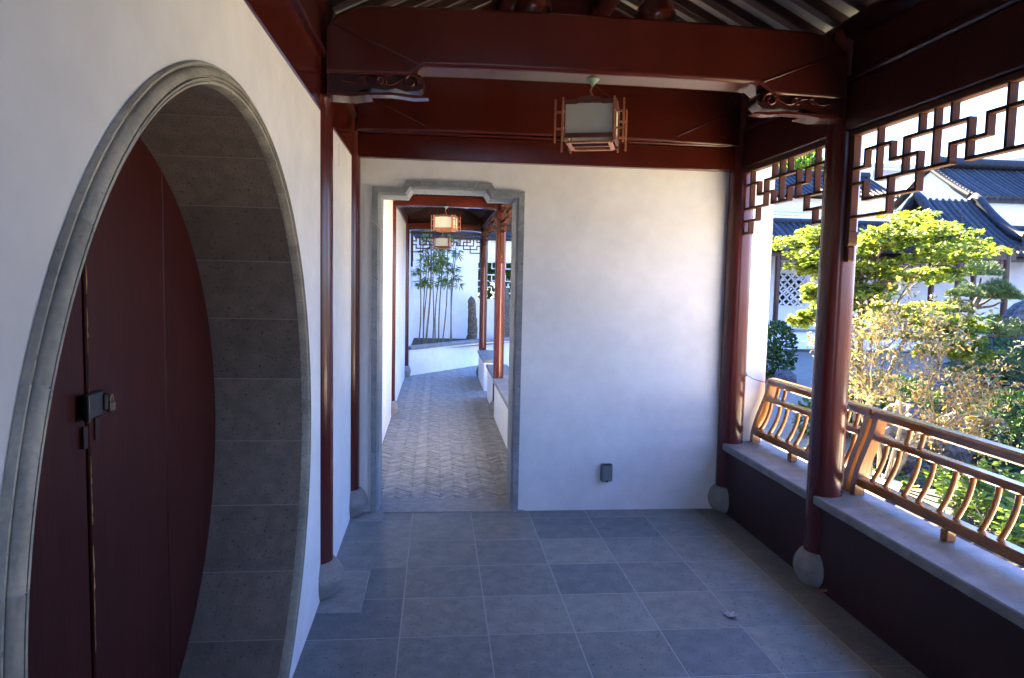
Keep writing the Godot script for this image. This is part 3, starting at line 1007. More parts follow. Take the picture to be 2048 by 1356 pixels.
# ---------------------------------------------------------------- hanging lattices
func lattice(called: String, label: String, group: String, at: Vector3, turn: float, us: Array, ls: Array, segs: Array, thick: float, deep: float, drop: float, m: Material = null) -> Node3D:
	# own axes: x along the opening, y up; ls are heights above the foot of the panel (at.y)
	var t := thing(called, label, "lattice", at, group)
	base_of[t] = Vector3.ZERO
	t.rotation.y = turn
	if m == null:
		m = mats.brown_lattice
	var n: int = us.size() - 1
	part(t, "top_rail", boxm(Vector3(us[n] - us[0] + 0.1, 0.03, deep + 0.012), 0.004), m, Vector3((us[0] + us[n]) / 2, ls[0] + 0.021, 0))
	for s in segs:
		if s[0] == "h":
			var a: float = us[s[2]]
			var b: float = us[s[3]]
			part(t, "bar", boxm(Vector3(snappedf(b - a + thick * 0.98, 0.001), thick, deep * 0.94), 0.0015), m, Vector3((a + b) / 2, ls[s[1]], 0))
		else:
			var a: float = ls[s[3]]
			var b: float = minf(ls[s[2]], ls[0] + 0.006)
			part(t, "bar", boxm(Vector3(thick, snappedf(b - a + thick * 0.9, 0.001), deep), 0.0015), m, Vector3(us[s[1]], (a + b) / 2, 0))
	for e in [[us[0], 1.0], [us[n], -1.0]]:
		var b: float = ls[0] + 0.006
		part(t, "stile", boxm(Vector3(thick * 2.2, snappedf(b - drop, 0.001), deep * 1.15), 0.003), m, Vector3(e[0] - e[1] * thick * 0.6, (b + drop) / 2, 0))
		var lob := MB.new()
		lob.prism(PackedVector2Array([Vector2(-0.019, 0.0), Vector2(0.019, 0.0), Vector2(0.022, -0.012), Vector2(0.022, -0.055), Vector2(0.016, -0.068), Vector2(0.010, -0.072), Vector2(-0.019, -0.072)]), -deep * 0.62, deep * 0.62, 0.7)
		lob.box(Vector3(-0.003, -0.112, 0), Vector3(0.034, 0.078, deep * 1.1), 0.006)
		part(t, "finial", lob.mesh(), m, Vector3(e[0] - e[1] * thick * 0.6, drop, 0), Basis(Vector3(0, 1, 0), 0.0 if e[1] > 0 else PI))
	return t

const FAR_SEGS := [["v", 1, 0, 3], ["h", 1, 0, 2], ["v", 2, 1, 2], ["h", 2, 2, 4], ["v", 3, 1, 3], ["h", 1, 3, 7], ["v", 4, 0, 1], ["v", 4, 2, 3], ["h", 3, 4, 6], ["v", 5, 0, 3], ["v", 6, 0, 1], ["v", 6, 2, 3], ["h", 2, 6, 8], ["v", 7, 1, 3], ["v", 8, 1, 2], ["h", 1, 8, 10], ["v", 9, 0, 3], ["h", 3, 7, 10], ["v", 8, 3, 4], ["h", 4, 8, 10], ["v", 9, 4, 5], ["h", 5, 9, 10], ["h", 3, 0, 3], ["v", 2, 3, 4], ["h", 4, 0, 2], ["v", 1, 4, 5], ["h", 5, 0, 1]]
const NEAR_HALF := [["v", 2, 0, 3], ["h", 3, 2, 7], ["h", 2, 0, 1], ["v", 1, 1, 2], ["h", 1, 1, 3], ["v", 3, 1, 2], ["h", 2, 3, 5], ["v", 5, 2, 4], ["v", 4, 1, 3], ["h", 1, 4, 8], ["v", 5, 0, 1], ["v", 6, 0, 3], ["v", 7, 0, 1], ["v", 8, 1, 3], ["v", 7, 2, 3], ["h", 2, 7, 9], ["v", 9, 1, 2], ["h", 3, 0, 1], ["v", 1, 3, 4], ["h", 4, 1, 5], ["v", 3, 3, 5], ["h", 5, 0, 3]]

func near_segs() -> Array:
	var segs := []
	for s in NEAR_HALF:
		segs.append(s)
		segs.append(["v", 20 - s[1], s[2], s[3]] if s[0] == "v" else ["h", s[1], 20 - s[3], 20 - s[2]])
	segs.append(["v", 10, 0, 3])
	segs.append(["h", 3, 8, 12])
	segs.append(["h", 1, 9, 11])
	return segs

func build_lattices() -> void:
	var ls := [2.355, 2.277, 2.197, 2.12, 2.037, 1.957]
	var g := "openwork lattice panels under the garden eaves"
	# own x runs along +z of the world: turn by -90 degrees
	var us := []
	for k in 11: us.append(-4.27 + (k - 5) * 0.1035)
	for k in 11: us[k] -= -4.27
	lattice("lattice_panel", "short dark fret lattice hanging between the corner column and the free column", g, Vector3(XCR, 0, -4.262), -PI / 2, us, ls, FAR_SEGS, 0.0145, 0.036, 1.885)
	us = []
	for k in 21: us.append((k - 10) * 0.0985)
	var segs := near_segs()
	lattice("lattice_panel", "long dark fret lattice hanging right of the free column against the sky", g, Vector3(XCR, 0, -2.495), -PI / 2, us, ls, segs, 0.0145, 0.036, 1.885)

# ---------------------------------------------------------------- leaning railings
func lean(y: float) -> float:
	var t := clampf((y - 0.52) / 0.44, 0.0, 1.0)
	return 2.25 + 0.11 * t * t * (3.0 - 2.0 * t)

func railing(label: String, z0: float, z1: float, lower: Array, upper: Array, feet: Array) -> void:
	var t := thing("railing", label, "railing", Vector3(2.25, 0.5, (z0 + z1) / 2), "curved wooden leaning railings on the sill")
	var L := z1 - z0
	var zc := (z0 + z1) / 2
	for z in [z0 + 0.0235, z1 - 0.0235]:
		var poly := PackedVector2Array()
		for k in 13:
			var y := lerpf(0.501, 0.945, k / 12.0)
			poly.append(Vector2(lean(y) - 0.028, y))
		for k in 13:
			var y := lerpf(0.945, 0.501, k / 12.0)
			poly.append(Vector2(lean(y) + 0.028, y))
		var b := MB.new()
		b.prism(poly, -0.023, 0.023, 0.7)
		part(t, "post", b.mesh(), mats.varnish_y, Vector3(0, 0, z))
	part(t, "bottom_rail", boxm(Vector3(0.06, 0.052, L - 0.1), 0.007), mats.varnish_z, Vector3(lean(0.58) - 0.002, 0.581, zc))
	part(t, "middle_rail", boxm(Vector3(0.056, 0.038, L - 0.1), 0.007), mats.varnish_z, Vector3(lean(0.815), 0.815, zc))
	part(t, "top_rail", boxm(Vector3(0.072, 0.052, L + 0.008), 0.010), mats.varnish_z, Vector3(lean(0.94) + 0.006, 0.930, zc))
	var pth := []
	var rad := []
	for k in 9:
		var y := lerpf(0.60, 0.805, k / 8.0)
		pth.append(Vector3(lerpf(lean(0.60) - 0.004, lean(0.805), 1.0 - pow(1.0 - k / 8.0, 1.9)), y, 0))
		rad.append(0.0130)
	var lo := MB.new()
	lo.tube(pth, rad, 10, false)
	var lom := lo.mesh()
	var up := MB.new()
	up.tube([Vector3(lean(0.825), 0.825, 0), Vector3(lean(0.865) + 0.002, 0.865, 0), Vector3(lean(0.915), 0.915, 0)], [0.0130, 0.0130, 0.0130], 10, false)
	var upm := up.mesh()
	for z in lower:
		part(t, "baluster", lom, mats.varnish_y, Vector3(0, 0, z))
	for z in upper:
		part(t, "short_baluster", upm, mats.varnish_y, Vector3(0, 0, z))
	for z in feet:
		part(t, "foot", boxm(Vector3(0.05, 0.058, 0.045), 0.006), mats.varnish_y, Vector3(2.25, 0.529, z))

func build_railings() -> void:
	var lo := []
	var up := []
	for z in [-4.75, -4.62, -4.52, -4.37, -4.27, -4.12, -4.02, -3.87, -3.74]: lo.append(z)
	railing("short orange-brown curved railing between the end wall and the free column", -4.838, -3.618, lo, [-4.71, -4.61, -3.85, -3.76], [-4.274])
	lo = []
	var z := -3.45
	while z < -1.5:
		lo.append(z)
		lo.append(z + 0.105)
		z += 0.25
	railing("long orange-brown curved railing right of the free column", -3.588, -1.39, lo, [-3.315, -3.215, -1.76, -1.66], [-2.872, -2.1])

# ---------------------------------------------------------------- lanterns
func build_lanterns() -> void:
	var t := thing("lantern", "wooden lantern with frosted panes hanging from the nearest crossbeam", "lantern", Vector3(0.752, 2.603, ZC + 0.01), "square wooden palace lanterns")
	base_of[t] = Vector3.ZERO
	var b := MB.new()
	b.lathe([Vector2(0.0, -0.030), Vector2(0.008, -0.030), Vector2(0.012, -0.022), Vector2(0.028, -0.008), Vector2(0.034, 0.0), Vector2(0.0, 0.0)], 20)
	part(t, "ceiling_cup", b.mesh(), mats.patina)
	b = MB.new()
	b.tube([Vector3(0.006, -0.024, 0), Vector3(-0.004, -0.038, 0), Vector3(-0.010, -0.055, 0.002), Vector3(-0.005, -0.072, 0), Vector3(0.004, -0.084, 0), Vector3(0.002, -0.105, 0), Vector3(-0.002, -0.125, 0)], [0.0042, 0.0042, 0.0045, 0.004, 0.004, 0.004, 0.004], 8)
	part(t, "hook", b.mesh(), mats.brass)
	b = MB.new()
	b.tube([Vector3(0.012, -0.030, 0), Vector3(0.125, -0.135, 0.05)], [0.0008, 0.0008], 4)
	part(t, "stay_wire", b.mesh(), mats.wire)
	var hw := 0.122
	var y1 := -0.138
	var y0 := -0.308
	for sx in [-1.0, 1.0]:
		for sz in [-1.0, 1.0]:
			part(t, "corner_post", boxm(Vector3(0.016, 0.196, 0.016), 0.002), mats.lantern_dark, Vector3(sx * hw, (y0 + y1) / 2, sz * hw))
	# four sides: pane, crested top rail, bottom rail, and outrigger sticks on stubs
	var crest := PackedVector2Array()
	for p in [[-0.115, -0.012], [-0.115, 0.010], [-0.062, 0.010], [-0.048, 0.020], [-0.02, 0.022], [0.0, 0.028], [0.02, 0.022], [0.048, 0.020], [0.062, 0.010], [0.115, 0.010], [0.115, -0.012], [0.062, -0.012], [0.048, -0.004], [-0.048, -0.004], [-0.062, -0.012]]:
		crest.append(Vector2(p[0], p[1]))
	var cm := MB.new()
	cm.prism(crest, -0.006, 0.006, 0.8)
	var crest_mesh := cm.mesh()
	for k in 4:
		var bas := Basis(Vector3.UP, k * PI / 2)
		part(t, "pane", boxm(Vector3(0.226, 0.142, 0.003)), mats.frosted, bas * Vector3(0, (y0 + y1) / 2 + 0.008, hw - 0.002), bas)
		part(t, "top_rail", crest_mesh, mats.lantern_dark, bas * Vector3(0, y1 + 0.002, hw), bas)
		part(t, "bottom_rail", boxm(Vector3(0.228, 0.024, 0.013), 0.002), mats.lantern_dark, bas * Vector3(0, y0 + 0.012, hw), bas)
		part(t, "base_rail", boxm(Vector3(0.20, 0.010, 0.022), 0.002), mats.lantern_wood, bas * Vector3(0, y0 - 0.016, hw - 0.02), bas)
		for s in [-1.0, 1.0]:
			part(t, "outer_stick", boxm(Vector3(0.009, 0.206, 0.009), 0.001), mats.lantern_wood, bas * Vector3(s * (hw + 0.042), (y0 + y1) / 2 - 0.004, hw), bas)
			for yy in [y1 - 0.045, y0 + 0.045]:
				part(t, "stub", boxm(Vector3(0.034, 0.010, 0.008), 0.001), mats.lantern_wood, bas * Vector3(s * (hw + 0.023), yy, hw), bas)
	part(t, "base_cross", boxm(Vector3(0.21, 0.008, 0.02), 0.001), mats.lantern_dark, Vector3(0, y0 - 0.016, 0))
	t.rotation.y = -0.31
	var l2 := copy_of(t, "lantern with pale pine frame seen first through the doorway", Vector3(0.09, 2.432, -8.32), -0.28)
	var l3 := copy_of(t, "lantern farther along the inner walkway, partly below the nearer one", Vector3(0.085, 2.39, -11.7), -0.2)
	for e in [l2, l3]:
		e.scale = Vector3.ONE * (0.86 if e == l2 else 0.9)
		for ch in e.get_children():
			if String(ch.name).begins_with("corner_post") or String(ch.name).begins_with("bottom_rail"):
				ch.material_override = mats.lantern_wood if e == l2 else mats.lantern_dark

# ---------------------------------------------------------------- inner walkway behind the doorway
func slab_between(a: Vector2, c: Vector2, y0: float, y1: float, thick: float, bev := 0.0) -> Array:
	# a wall of given thickness whose garden face runs from a to c (x, z); returns mesh, place, turn
	var d := c - a
	var m := (a + c) / 2 + Vector2(-d.y, d.x).normalized() * 0.0
	return [boxm(Vector3(snappedf(d.length(), 0.001), y1 - y0, thick), bev), Vector3(m.x, (y0 + y1) / 2, m.y), Basis(Vector3.UP, -atan2(d.y, d.x))]

func build_inner_walkway() -> void:
	# floor of bricks on edge laid in herringbone
	var f := structure("brick_floor", Vector3(0.08, 0, -8.6))
	var b := MB.new()
	b.box(Vector3(0.25, -0.085, -9.9), Vector3(1.9, 0.13, 9.4))
	part(f, "bedding", b.mesh(), mats.sand_joint)
	var W := 0.0385
	var n := 4
	var list := []
	for yy in range(-200, 420):
		for m in range(-60, 60):
			for kind in 2:
				var u: float
				var v: float
				if kind == 0:
					u = yy + 2 * n * m + n / 2.0
					v = yy + 0.5
				else:
					u = yy + 0.5
					v = yy - (2 * n - 1) + 2 * n * m + n / 2.0
				var wx := (u - v) * 0.70711 * W + 0.05
				var wz := -(u + v) * 0.70711 * W - 5.0
				if wz > -5.09 or wz < -14.3 or wx < -0.53 or wx > 1.0:
					continue
				if wx > 0.70 and wz > -8.4:
					continue
				if wz < -11.8 - maxf(0.0, (wx + 0.46)) * 1.25 - 0.3:
					continue
				list.append([wz, wx, kind])
	list.sort_custom(func(p, q): return p[0] > q[0] if p[0] != q[0] else p[1] < q[1])
	var bm := boxm(Vector3(n * W - 0.0055, 0.05, W - 0.0055), 0.003)
	var rest := MB.new()
	for i in list.size():
		var e: Array = list[i]
		# u axis runs to (+x, -z), v axis to (-x, -z)
		var turn := PI / 4 if e[2] == 0 else 3 * PI / 4
		var y := -0.020 + rng.randf_range(-0.0022, 0.0022)
		var bs := Basis(Vector3.UP, turn + rng.randf_range(-0.012, 0.012)) * Basis(Vector3.RIGHT, rng.randf_range(-0.02, 0.02))
		if i < 300:
			part(f, "brick", bm, mats["brick%d" % (rng.randi() % 4)], Vector3(e[1], y, e[0]), bs)
		else:
			rest.box(Vector3(e[1], y, e[0]), Vector3(n * W - 0.0055, 0.05, W - 0.0055), 0.0, bs)
	var o := part(f, "bricks", rest.mesh(), mats.brick0)
	o.set_meta("kind", "stuff")
	# white wall on the left
	var w := thing("inner_wall", "white plaster wall along the left of the brick-floored inner walkway", "wall", Vector3(-0.66, 0, -8.5))
	part(w, "plaster", boxm(Vector3(0.30, 2.66, 6.80)), mats.plaster, Vector3(-0.66, 1.17, -8.55))
	part(w, "top_board", boxm(Vector3(0.12, 0.12, 6.70), 0.006), mats.red_dark, Vector3(-0.545, 2.535, -8.53))
	var g := "slim red columns of the inner walkway"
	column("column", "slim red column on the inner walkway's left wall, seen through the doorway", -0.545, -8.4, 0.072, 2.6, g, 0.115)
	column("column", "slim red column at the far end of the inner walkway's left wall", -0.525, -11.82, 0.072, 2.6, g, 0.115)
	column("column", "slim glossy red column on the right of the inner walkway, nearer one", 0.728, -8.4, 0.062, 2.6, g, 0.105)
	column("column", "slim glossy red column on the right of the inner walkway, farther one", 0.756, -11.8, 0.062, 2.6, g, 0.105)
	part(f, "column_plate", boxm(Vector3(0.17, 0.012, 0.34), 0.001), mats.granite_flat, Vector3(-0.425, 0.008, -8.39))
	part(f, "column_plate", boxm(Vector3(0.17, 0.012, 0.34), 0.001), mats.granite_flat, Vector3(0.60, 0.008, -8.39))
	# low walls with stone caps on the right
	var lows := [[-5.16, -8.32, 0.68, "low white wall with grey cap right behind the doorway"], [-8.50, -9.72, 0.695, "short low white wall with grey cap beyond the nearer slim column"], [-10.30, -11.72, 0.69, "low white wall with grey cap before the farther slim column"]]
	for e in lows:
		var t := thing("low_wall", e[3], "wall", Vector3(e[2] + 0.125, 0, (e[0] + e[1]) / 2), "low capped walls of the inner walkway")
		part(t, "plaster", boxm(Vector3(0.24, 0.72, e[0] - e[1])), mats.plaster_old, Vector3(e[2] + 0.12, 0.06, (e[0] + e[1]) / 2))
		part(t, "cap", boxm(Vector3(0.29, 0.045, e[0] - e[1] + 0.03), 0.006), mats.capstone, Vector3(e[2] + 0.125, 0.4425, (e[0] + e[1]) / 2))
	# low oblique planter wall and the yard behind it
	var pa := Vector2(-0.50, -11.97)
	var pb := Vector2(0.80, -13.62)
	var pc := Vector2(2.4, -15.0)
	var t := thing("planter_wall", "low white planter wall with grey cap crossing behind the inner walkway", "wall", Vector3(0.15, 0, -12.8))
	for e in [[pa, pb], [pb, pc]]:
		var s := slab_between(e[0], e[1], -0.25, 0.435, 0.14)
		part(t, "plaster", s[0], mats.plaster_old, s[1], s[2])
		s = slab_between(e[0], e[1], 0.436, 0.485, 0.21, 0.006)
		part(t, "cap", s[0], mats.capstone, s[1], s[2])
	var soil := MB.new()
	soil.face([Vector3(-0.5, 0.40, -12.0), Vector3(0.85, 0.40, -13.7), Vector3(2.4, 0.40, -15.0), Vector3(2.4, 0.40, -15.4), Vector3(-0.5, 0.40, -15.4)], Vector3.UP)
	part(t, "soil", soil.mesh(), mats.soil)
	# yard wall with a fretted window, and its return on the left
	var yw := thing("yard_wall", "tall white yard wall behind the bamboo with a white fret window", "wall", Vector3(0.9, 0, -14.9))
	b = MB.new()
	var z0 := -14.8
	var wx0 := 0.83
	var wx1 := 1.68
	var wy0 := 1.215
	var wy1 := 1.975
	for e in [[-0.75, wx0, -0.3, 2.42], [wx1, 3.1, -0.3, 2.42], [wx0, wx1, -0.3, wy0], [wx0, wx1, wy1, 2.42]]:
		b.box(Vector3((e[0] + e[1]) / 2, (e[2] + e[3]) / 2, z0 - 0.12), Vector3(e[1] - e[0], e[3] - e[2], 0.24))
	part(yw, "plaster", b.mesh(), mats.plaster_old)
	b = MB.new()
	b.box(Vector3(1.2, 2.46, z0 - 0.12), Vector3(4.0, 0.08, 0.42), 0.02)
	b.tube([Vector3(-0.8, 2.53, z0 - 0.12), Vector3(3.1, 2.53, z0 - 0.12)], [0.07, 0.07], 10)
	part(yw, "tile_coping", b.mesh(), mats.rooftile1)
	fret_window(yw, Vector3(wx0, wy0, z0 - 0.05), wx1 - wx0, wy1 - wy0)
	var yr := thing("yard_wall", "white return wall at the left end of the bamboo bed", "wall", Vector3(-0.6, 0, -13.4))
	part(yr, "plaster", boxm(Vector3(0.24, 2.75, 2.9)), mats.plaster_old, Vector3(-0.58, 1.05, -13.42))
	# beams and roof
	g = "crossbeams of the inner walkway"
	for e in [[-8.4, 2.432, 0.125, "red crossbeam carrying the first lantern beyond the doorway"], [-11.8, 2.40, 0.12, "red crossbeam over the far lattice of the inner walkway"], [-5.6, 2.50, 0.12, "red crossbeam just inside the inner walkway, hidden above the doorway"]]:
		t = thing("cross_beam", e[3], "beam", Vector3(0.1, e[1], e[0]), g)
		var yb: float = e[1]
		var hh: float = e[2]
		part(t, "beam", rounded_beam(-0.50, 0.69, func(x): return yb - 0.02 * pow((x - 0.1) / 0.6, 4.0), func(x): return yb + hh - 0.02 * pow((x - 0.1) / 0.6, 2.0), e[0] + 0.07, e[0] - 0.07), mats.red)
	t = thing("eave_beam", "red beam over the lattices on the right of the inner walkway", "beam", Vector3(0.74, 2.46, -8.6), "beams along the eaves")
	part(t, "board", boxm(Vector3(0.07, 0.16, 6.75), 0.005), mats.red, Vector3(0.742, 2.545, -8.55))
	t = thing("inner_roof", "dark timber roof over the inner walkway seen above the lanterns", "roof", Vector3(0.1, 2.6, -8.6))
	for s in [-1.0, 1.0]:
		var a := Vector2(0.105 + s * (0.95 if s < 0.0 else 1.22), 2.50 if s < 0.0 else 2.372)
		var c := Vector2(0.105, 2.95)
		var d := c - a
		var m := (a + c) / 2
		var bs := Basis(Vector3(0, 0, 1), atan2(d.y, d.x))
		var z := -5.25
		while z > -12.2:
			part(t, "rafter", boxm(Vector3(snappedf(d.length(), 0.001), 0.05, 0.06), 0.004), mats.rafter, Vector3(m.x, m.y, z), bs)
			z -= 0.24
		var nn := Vector2(-d.y, d.x).normalized()
		if nn.y < 0: nn = -nn
		part(t, "ceiling_board", boxm(Vector3(d.length() + 0.04, 0.03, 7.2)), mats.rafter, Vector3(m.x + nn.x * 0.041, m.y + nn.y * 0.041, -8.75), bs)
		part(t, "tile_bed", boxm(Vector3(d.length() + 0.08, 0.08, 7.3)), mats.roofbed, Vector3(m.x + nn.x * 0.097, m.y + nn.y * 0.097, -8.75), bs)
	part(t, "gable_board", boxm(Vector3(1.3, 0.42, 0.03)), mats.red_dark, Vector3(0.105, 2.72, -12.05))
	# lattices
	var ls := [2.33, 2.272, 2.214, 2.156, 2.098, 2.04]
	var us := []
	for k in 21: us.append((k - 10) * 0.0545)
	lattice("lattice_panel", "black fret lattice hanging at the far end of the inner walkway before the bamboo", "lattices of the inner walkway", Vector3(0.145, 0, -11.82), 0.0, us, ls, near_segs(), 0.019, 0.03, 1.95, mats.black_lattice)
	ls = [2.44, 2.385, 2.33, 2.275, 2.22, 2.165]
	us = []
	for k in 11: us.append((k - 5) * 0.30)
	lattice("lattice_panel", "reddish fret lattice on the right of the inner walkway before the nearer column", "lattices of the inner walkway", Vector3(0.742, 0, -6.84), -PI / 2, us, ls, FAR_SEGS, 0.02, 0.036, 1.95)
	us = []
	for k in 11: us.append((k - 5) * 0.318)
	lattice("lattice_panel", "reddish fret lattice on the right of the inner walkway between the two columns", "lattices of the inner walkway", Vector3(0.745, 0, -10.1), -PI / 2, us, ls, FAR_SEGS, 0.02, 0.036, 1.95)
	# standing stones
	standing_stone("tall dark stone needle standing on the bed beside the bamboo", Vector3(0.675, 0.38, -14.0), 0.92, 0.098)
	standing_stone("dark stone needle mostly hidden behind the nearer slim column", Vector3(1.37, 0.38, -14.45), 1.12, 0.10)
	# bamboo, culm by culm
	var spots := [[-0.32, -0.28, 2.3], [-0.27, -0.16, 2.1], [-0.22, -0.17, 2.0], [-0.165, -0.11, 2.6], [-0.09, -0.05, 2.2], [-0.05, 0.06, 2.0], [0.065, 0.07, 2.7], [0.125, 0.20, 2.5], [0.225, 0.31, 2.1], [0.275, 0.33, 2.3]]
	var names := ["leftmost", "second from the left", "third from the left, leaning right", "thick pale one fourth from the left", "fifth from the left", "sixth from the left, strongly leaning", "seventh from the left", "third from the right", "second from the right", "rightmost"]
	for i in spots.size():
		bamboo(spots[i][0], spots[i][1], spots[i][2], "slim bamboo before the white yard wall, " + names[i], i)

func fret_window(parent: Node3D, at: Vector3, w: float, h: float) -> void:
	var fr := part(parent, "window", boxm(Vector3(w + 0.08, 0.04, 0.05), 0.004), mats.plaster, at + Vector3(w / 2, -0.02, 0.03))
	part(fr, "frame", boxm(Vector3(w + 0.08, 0.04, 0.05), 0.004), mats.plaster, at + Vector3(w / 2, h + 0.02, 0.03))
	part(fr, "frame", boxm(Vector3(0.04, h, 0.05), 0.004), mats.plaster, at + Vector3(-0.02, h / 2, 0.03))
	part(fr, "frame", boxm(Vector3(0.04, h, 0.05), 0.004), mats.plaster, at + Vector3(w + 0.02, h / 2, 0.03))
	var cw := w / 6.0
	var chh := h / 6.0
	for r in range(0, 6):
		for k in range(0, 6):
			var c := at + Vector3((k + 0.5) * cw, (r + 0.5) * chh, 0)
			if (r + k) % 2 == 0:
				part(fr, "fret", boxm(Vector3(snappedf(cw * 1.02, 0.001), 0.018, 0.04)), mats.plaster, c + Vector3(0, chh / 2, 0))
				part(fr, "fret", boxm(Vector3(0.018, snappedf(chh * 1.02, 0.001), 0.036)), mats.plaster, c + Vector3(cw / 2, 0, 0))
			elif (r * 3 + k) % 4 != 1:
				part(fr, "fret", boxm(Vector3(snappedf(cw * 0.6, 0.001), 0.018, 0.04)), mats.plaster, c + Vector3(-cw * 0.2, chh / 2, 0))

func standing_stone(label: String, at: Vector3, h: float, r: float) -> void:
	var t := thing("standing_stone", label, "stone", at, "standing stones on the bamboo bed")
	var fn := FastNoiseLite.new()
	fn.seed = int(h * 1000)
	fn.frequency = 3.0
	var rows := []
	for i in 17:
		var q := i / 16.0
		var rr := r * (1.0 - 0.28 * q) * (sqrt(maxf(0.0, 1.0 - pow(maxf(0.0, (q - 0.86) / 0.14), 2.0))) if q > 0.86 else 1.0)
		var row := PackedVector3Array()
		for k in 14:
			var a := TAU * k / 14
			var d := Vector3(cos(a), 0, sin(a) * 0.7)
			var nz := 1.0 + 0.45 * fn.get_noise_3d(cos(a) * 0.6, q * 2.6, sin(a) * 0.6)
			row.append(d * rr * nz + Vector3(0.02 * sin(q * 4.0), h * q, 0))
		row.reverse()
		rows.append(row)
	var b := MB.new()
	b.grid(rows, true)
	part(t, "stone", b.mesh(), mats.stone_needle, at)

func bamboo(x0: float, x1: float, top: float, label: String, i: int) -> void:
	var z := -12.75 - (x0 + 0.35) * 1.2 - 0.25 * ((i * 3) % 4) / 3.0
	var t := thing("bamboo", label, "bamboo", Vector3(x0, 0.38, z), "bamboo culms in the yard")
	var b := MB.new()
	var pth := []
	var rad := []
	var r0 := 0.0135 if i != 3 else 0.019
	var nseg := 14
	for k in nseg + 1:
		var q := float(k) / nseg
		var p := Vector3(lerpf(x0, x1, q) + 0.03 * sin(q * 5.0 + i * 1.7) * (1.0 - q * 0.5), lerpf(0.38, top, q), z + 0.02 * sin(q * 3.0 + i))
		if k > 0:
			pth.append(p - Vector3(0, 0.006, 0)); rad.append(r0 * (1.0 - 0.45 * q))
			pth.append(p); rad.append(r0 * (1.25 - 0.45 * q))
			pth.append(p + Vector3(0, 0.006, 0)); rad.append(r0 * (1.0 - 0.45 * q))
		else:
			pth.append(p); rad.append(r0)
	b.tube(pth, rad, 8)
	part(t, "culm", b.mesh(), mats.bamboo_old if i % 4 == 3 else mats.bamboo_culm)
	var xs := []
	var cs := []
	for s in 7:
		var q := rng.randf_range(0.55, 1.0) if s > 0 else 1.0
		var hy := lerpf(0.38, top, q)
		if hy < 1.5:
			continue
		var c := Vector3(lerpf(x0, x1, q), hy, z) + Vector3(rng.randf_range(-0.13, 0.13), rng.randf_range(-0.06, 0.06), rng.randf_range(-0.1, 0.1))
		for k in 22:
			var d := Vector3(rng.randf_range(-1, 1), rng.randf_range(-1.1, 0.25), rng.randf_range(-1, 1)).normalized()
			var L := rng.randf_range(0.08, 0.14)
			xs.append(leaf_xf(c + d * 0.03, d, L, 0.16 * L / 0.12 * 0.12))
			var v := rng.randf_range(0.7, 1.25)
			cs.append(Color(0.12 * v, 0.20 * v, 0.045 * v))
	scatter(t, "leaves", blade_mesh(), mats.leaf_bamboo, xs, cs)

# ---------------------------------------------------------------- foliage helpers
var cache_blade: ArrayMesh
var cache_lobed: ArrayMesh
var cache_oval: ArrayMesh
var cache_tuft: ArrayMesh

func fan_leaf(outline: Array, fold: float) -> ArrayMesh:
	# outline points (width, along) on the right half, mirrored; spine lifted by fold
	var b := MB.new()
	var n: int = outline.size()
	for s in [-1.0, 1.0]:
		for k in n - 1:
			var p := Vector3(s * outline[k].x, absf(outline[k].x) * fold, outline[k].y)
			var q := Vector3(s * outline[k + 1].x, absf(outline[k + 1].x) * fold, outline[k + 1].y)
			var c := Vector3(0, 0, 0.45)
			b.tri(c, p, q, Vector3(-s * 0.3, 1, 0), Vector3(-s * 0.3, 1, 0), Vector3(-s * 0.3, 1, 0))
	return b.mesh(true)

func blade_mesh() -> ArrayMesh:
	if not cache_blade:
		cache_blade = fan_leaf([Vector2(0, 0), Vector2(0.38, 0.28), Vector2(0.32, 0.6), Vector2(0, 1.0)], 0.3)
	return cache_blade

func oval_mesh() -> ArrayMesh:
	if not cache_oval:
		cache_oval = fan_leaf([Vector2(0, 0), Vector2(0.30, 0.18), Vector2(0.42, 0.48), Vector2(0.26, 0.82), Vector2(0, 1.0)], 0.35)
	return cache_oval

func lobed_mesh() -> ArrayMesh:
	if not cache_lobed:
		cache_lobed = fan_leaf([Vector2(0, 0), Vector2(0.30, 0.02), Vector2(0.22, 0.24), Vector2(0.55, 0.38), Vector2(0.30, 0.52), Vector2(0.40, 0.80), Vector2(0.14, 0.66), Vector2(0, 1.0)], 0.25)
	return cache_lobed

func tuft_mesh() -> ArrayMesh:
	# a spray of pine needles
	if not cache_tuft:
		var b := MB.new()
		var r2 := RandomNumberGenerator.new()
		r2.seed = 5
		for k in 14:
			var d := Vector3(r2.randf_range(-1, 1), r2.randf_range(0.1, 1.1), r2.randf_range(-1, 1)).normalized()
			var s := d.cross(Vector3(r2.randf(), r2.randf(), r2.randf())).normalized() * 0.035
			b.tri(-s, s, d, d.cross(s), d.cross(s), d.cross(s))
		cache_tuft = b.mesh(true)
	return cache_tuft

func leaf_xf(at: Vector3, dir: Vector3, length: float, width: float) -> Transform3D:
	# unit leaf lies along +z with its upper face to +y; width is given for a half width of about 0.4
	var z := dir.normalized()
	var ref := Vector3.UP if absf(z.y) < 0.95 else Vector3.RIGHT
	var x := ref.cross(z).normalized()
	var y := z.cross(x)
	var roll := rng.randf_range(-0.7, 0.7)
	var x2 := x * cos(roll) + y * sin(roll)
	y = z.cross(x2)
	return Transform3D(Basis(x2 * maxf(width, 0.004) * 1.0, y * length, z * length), at)

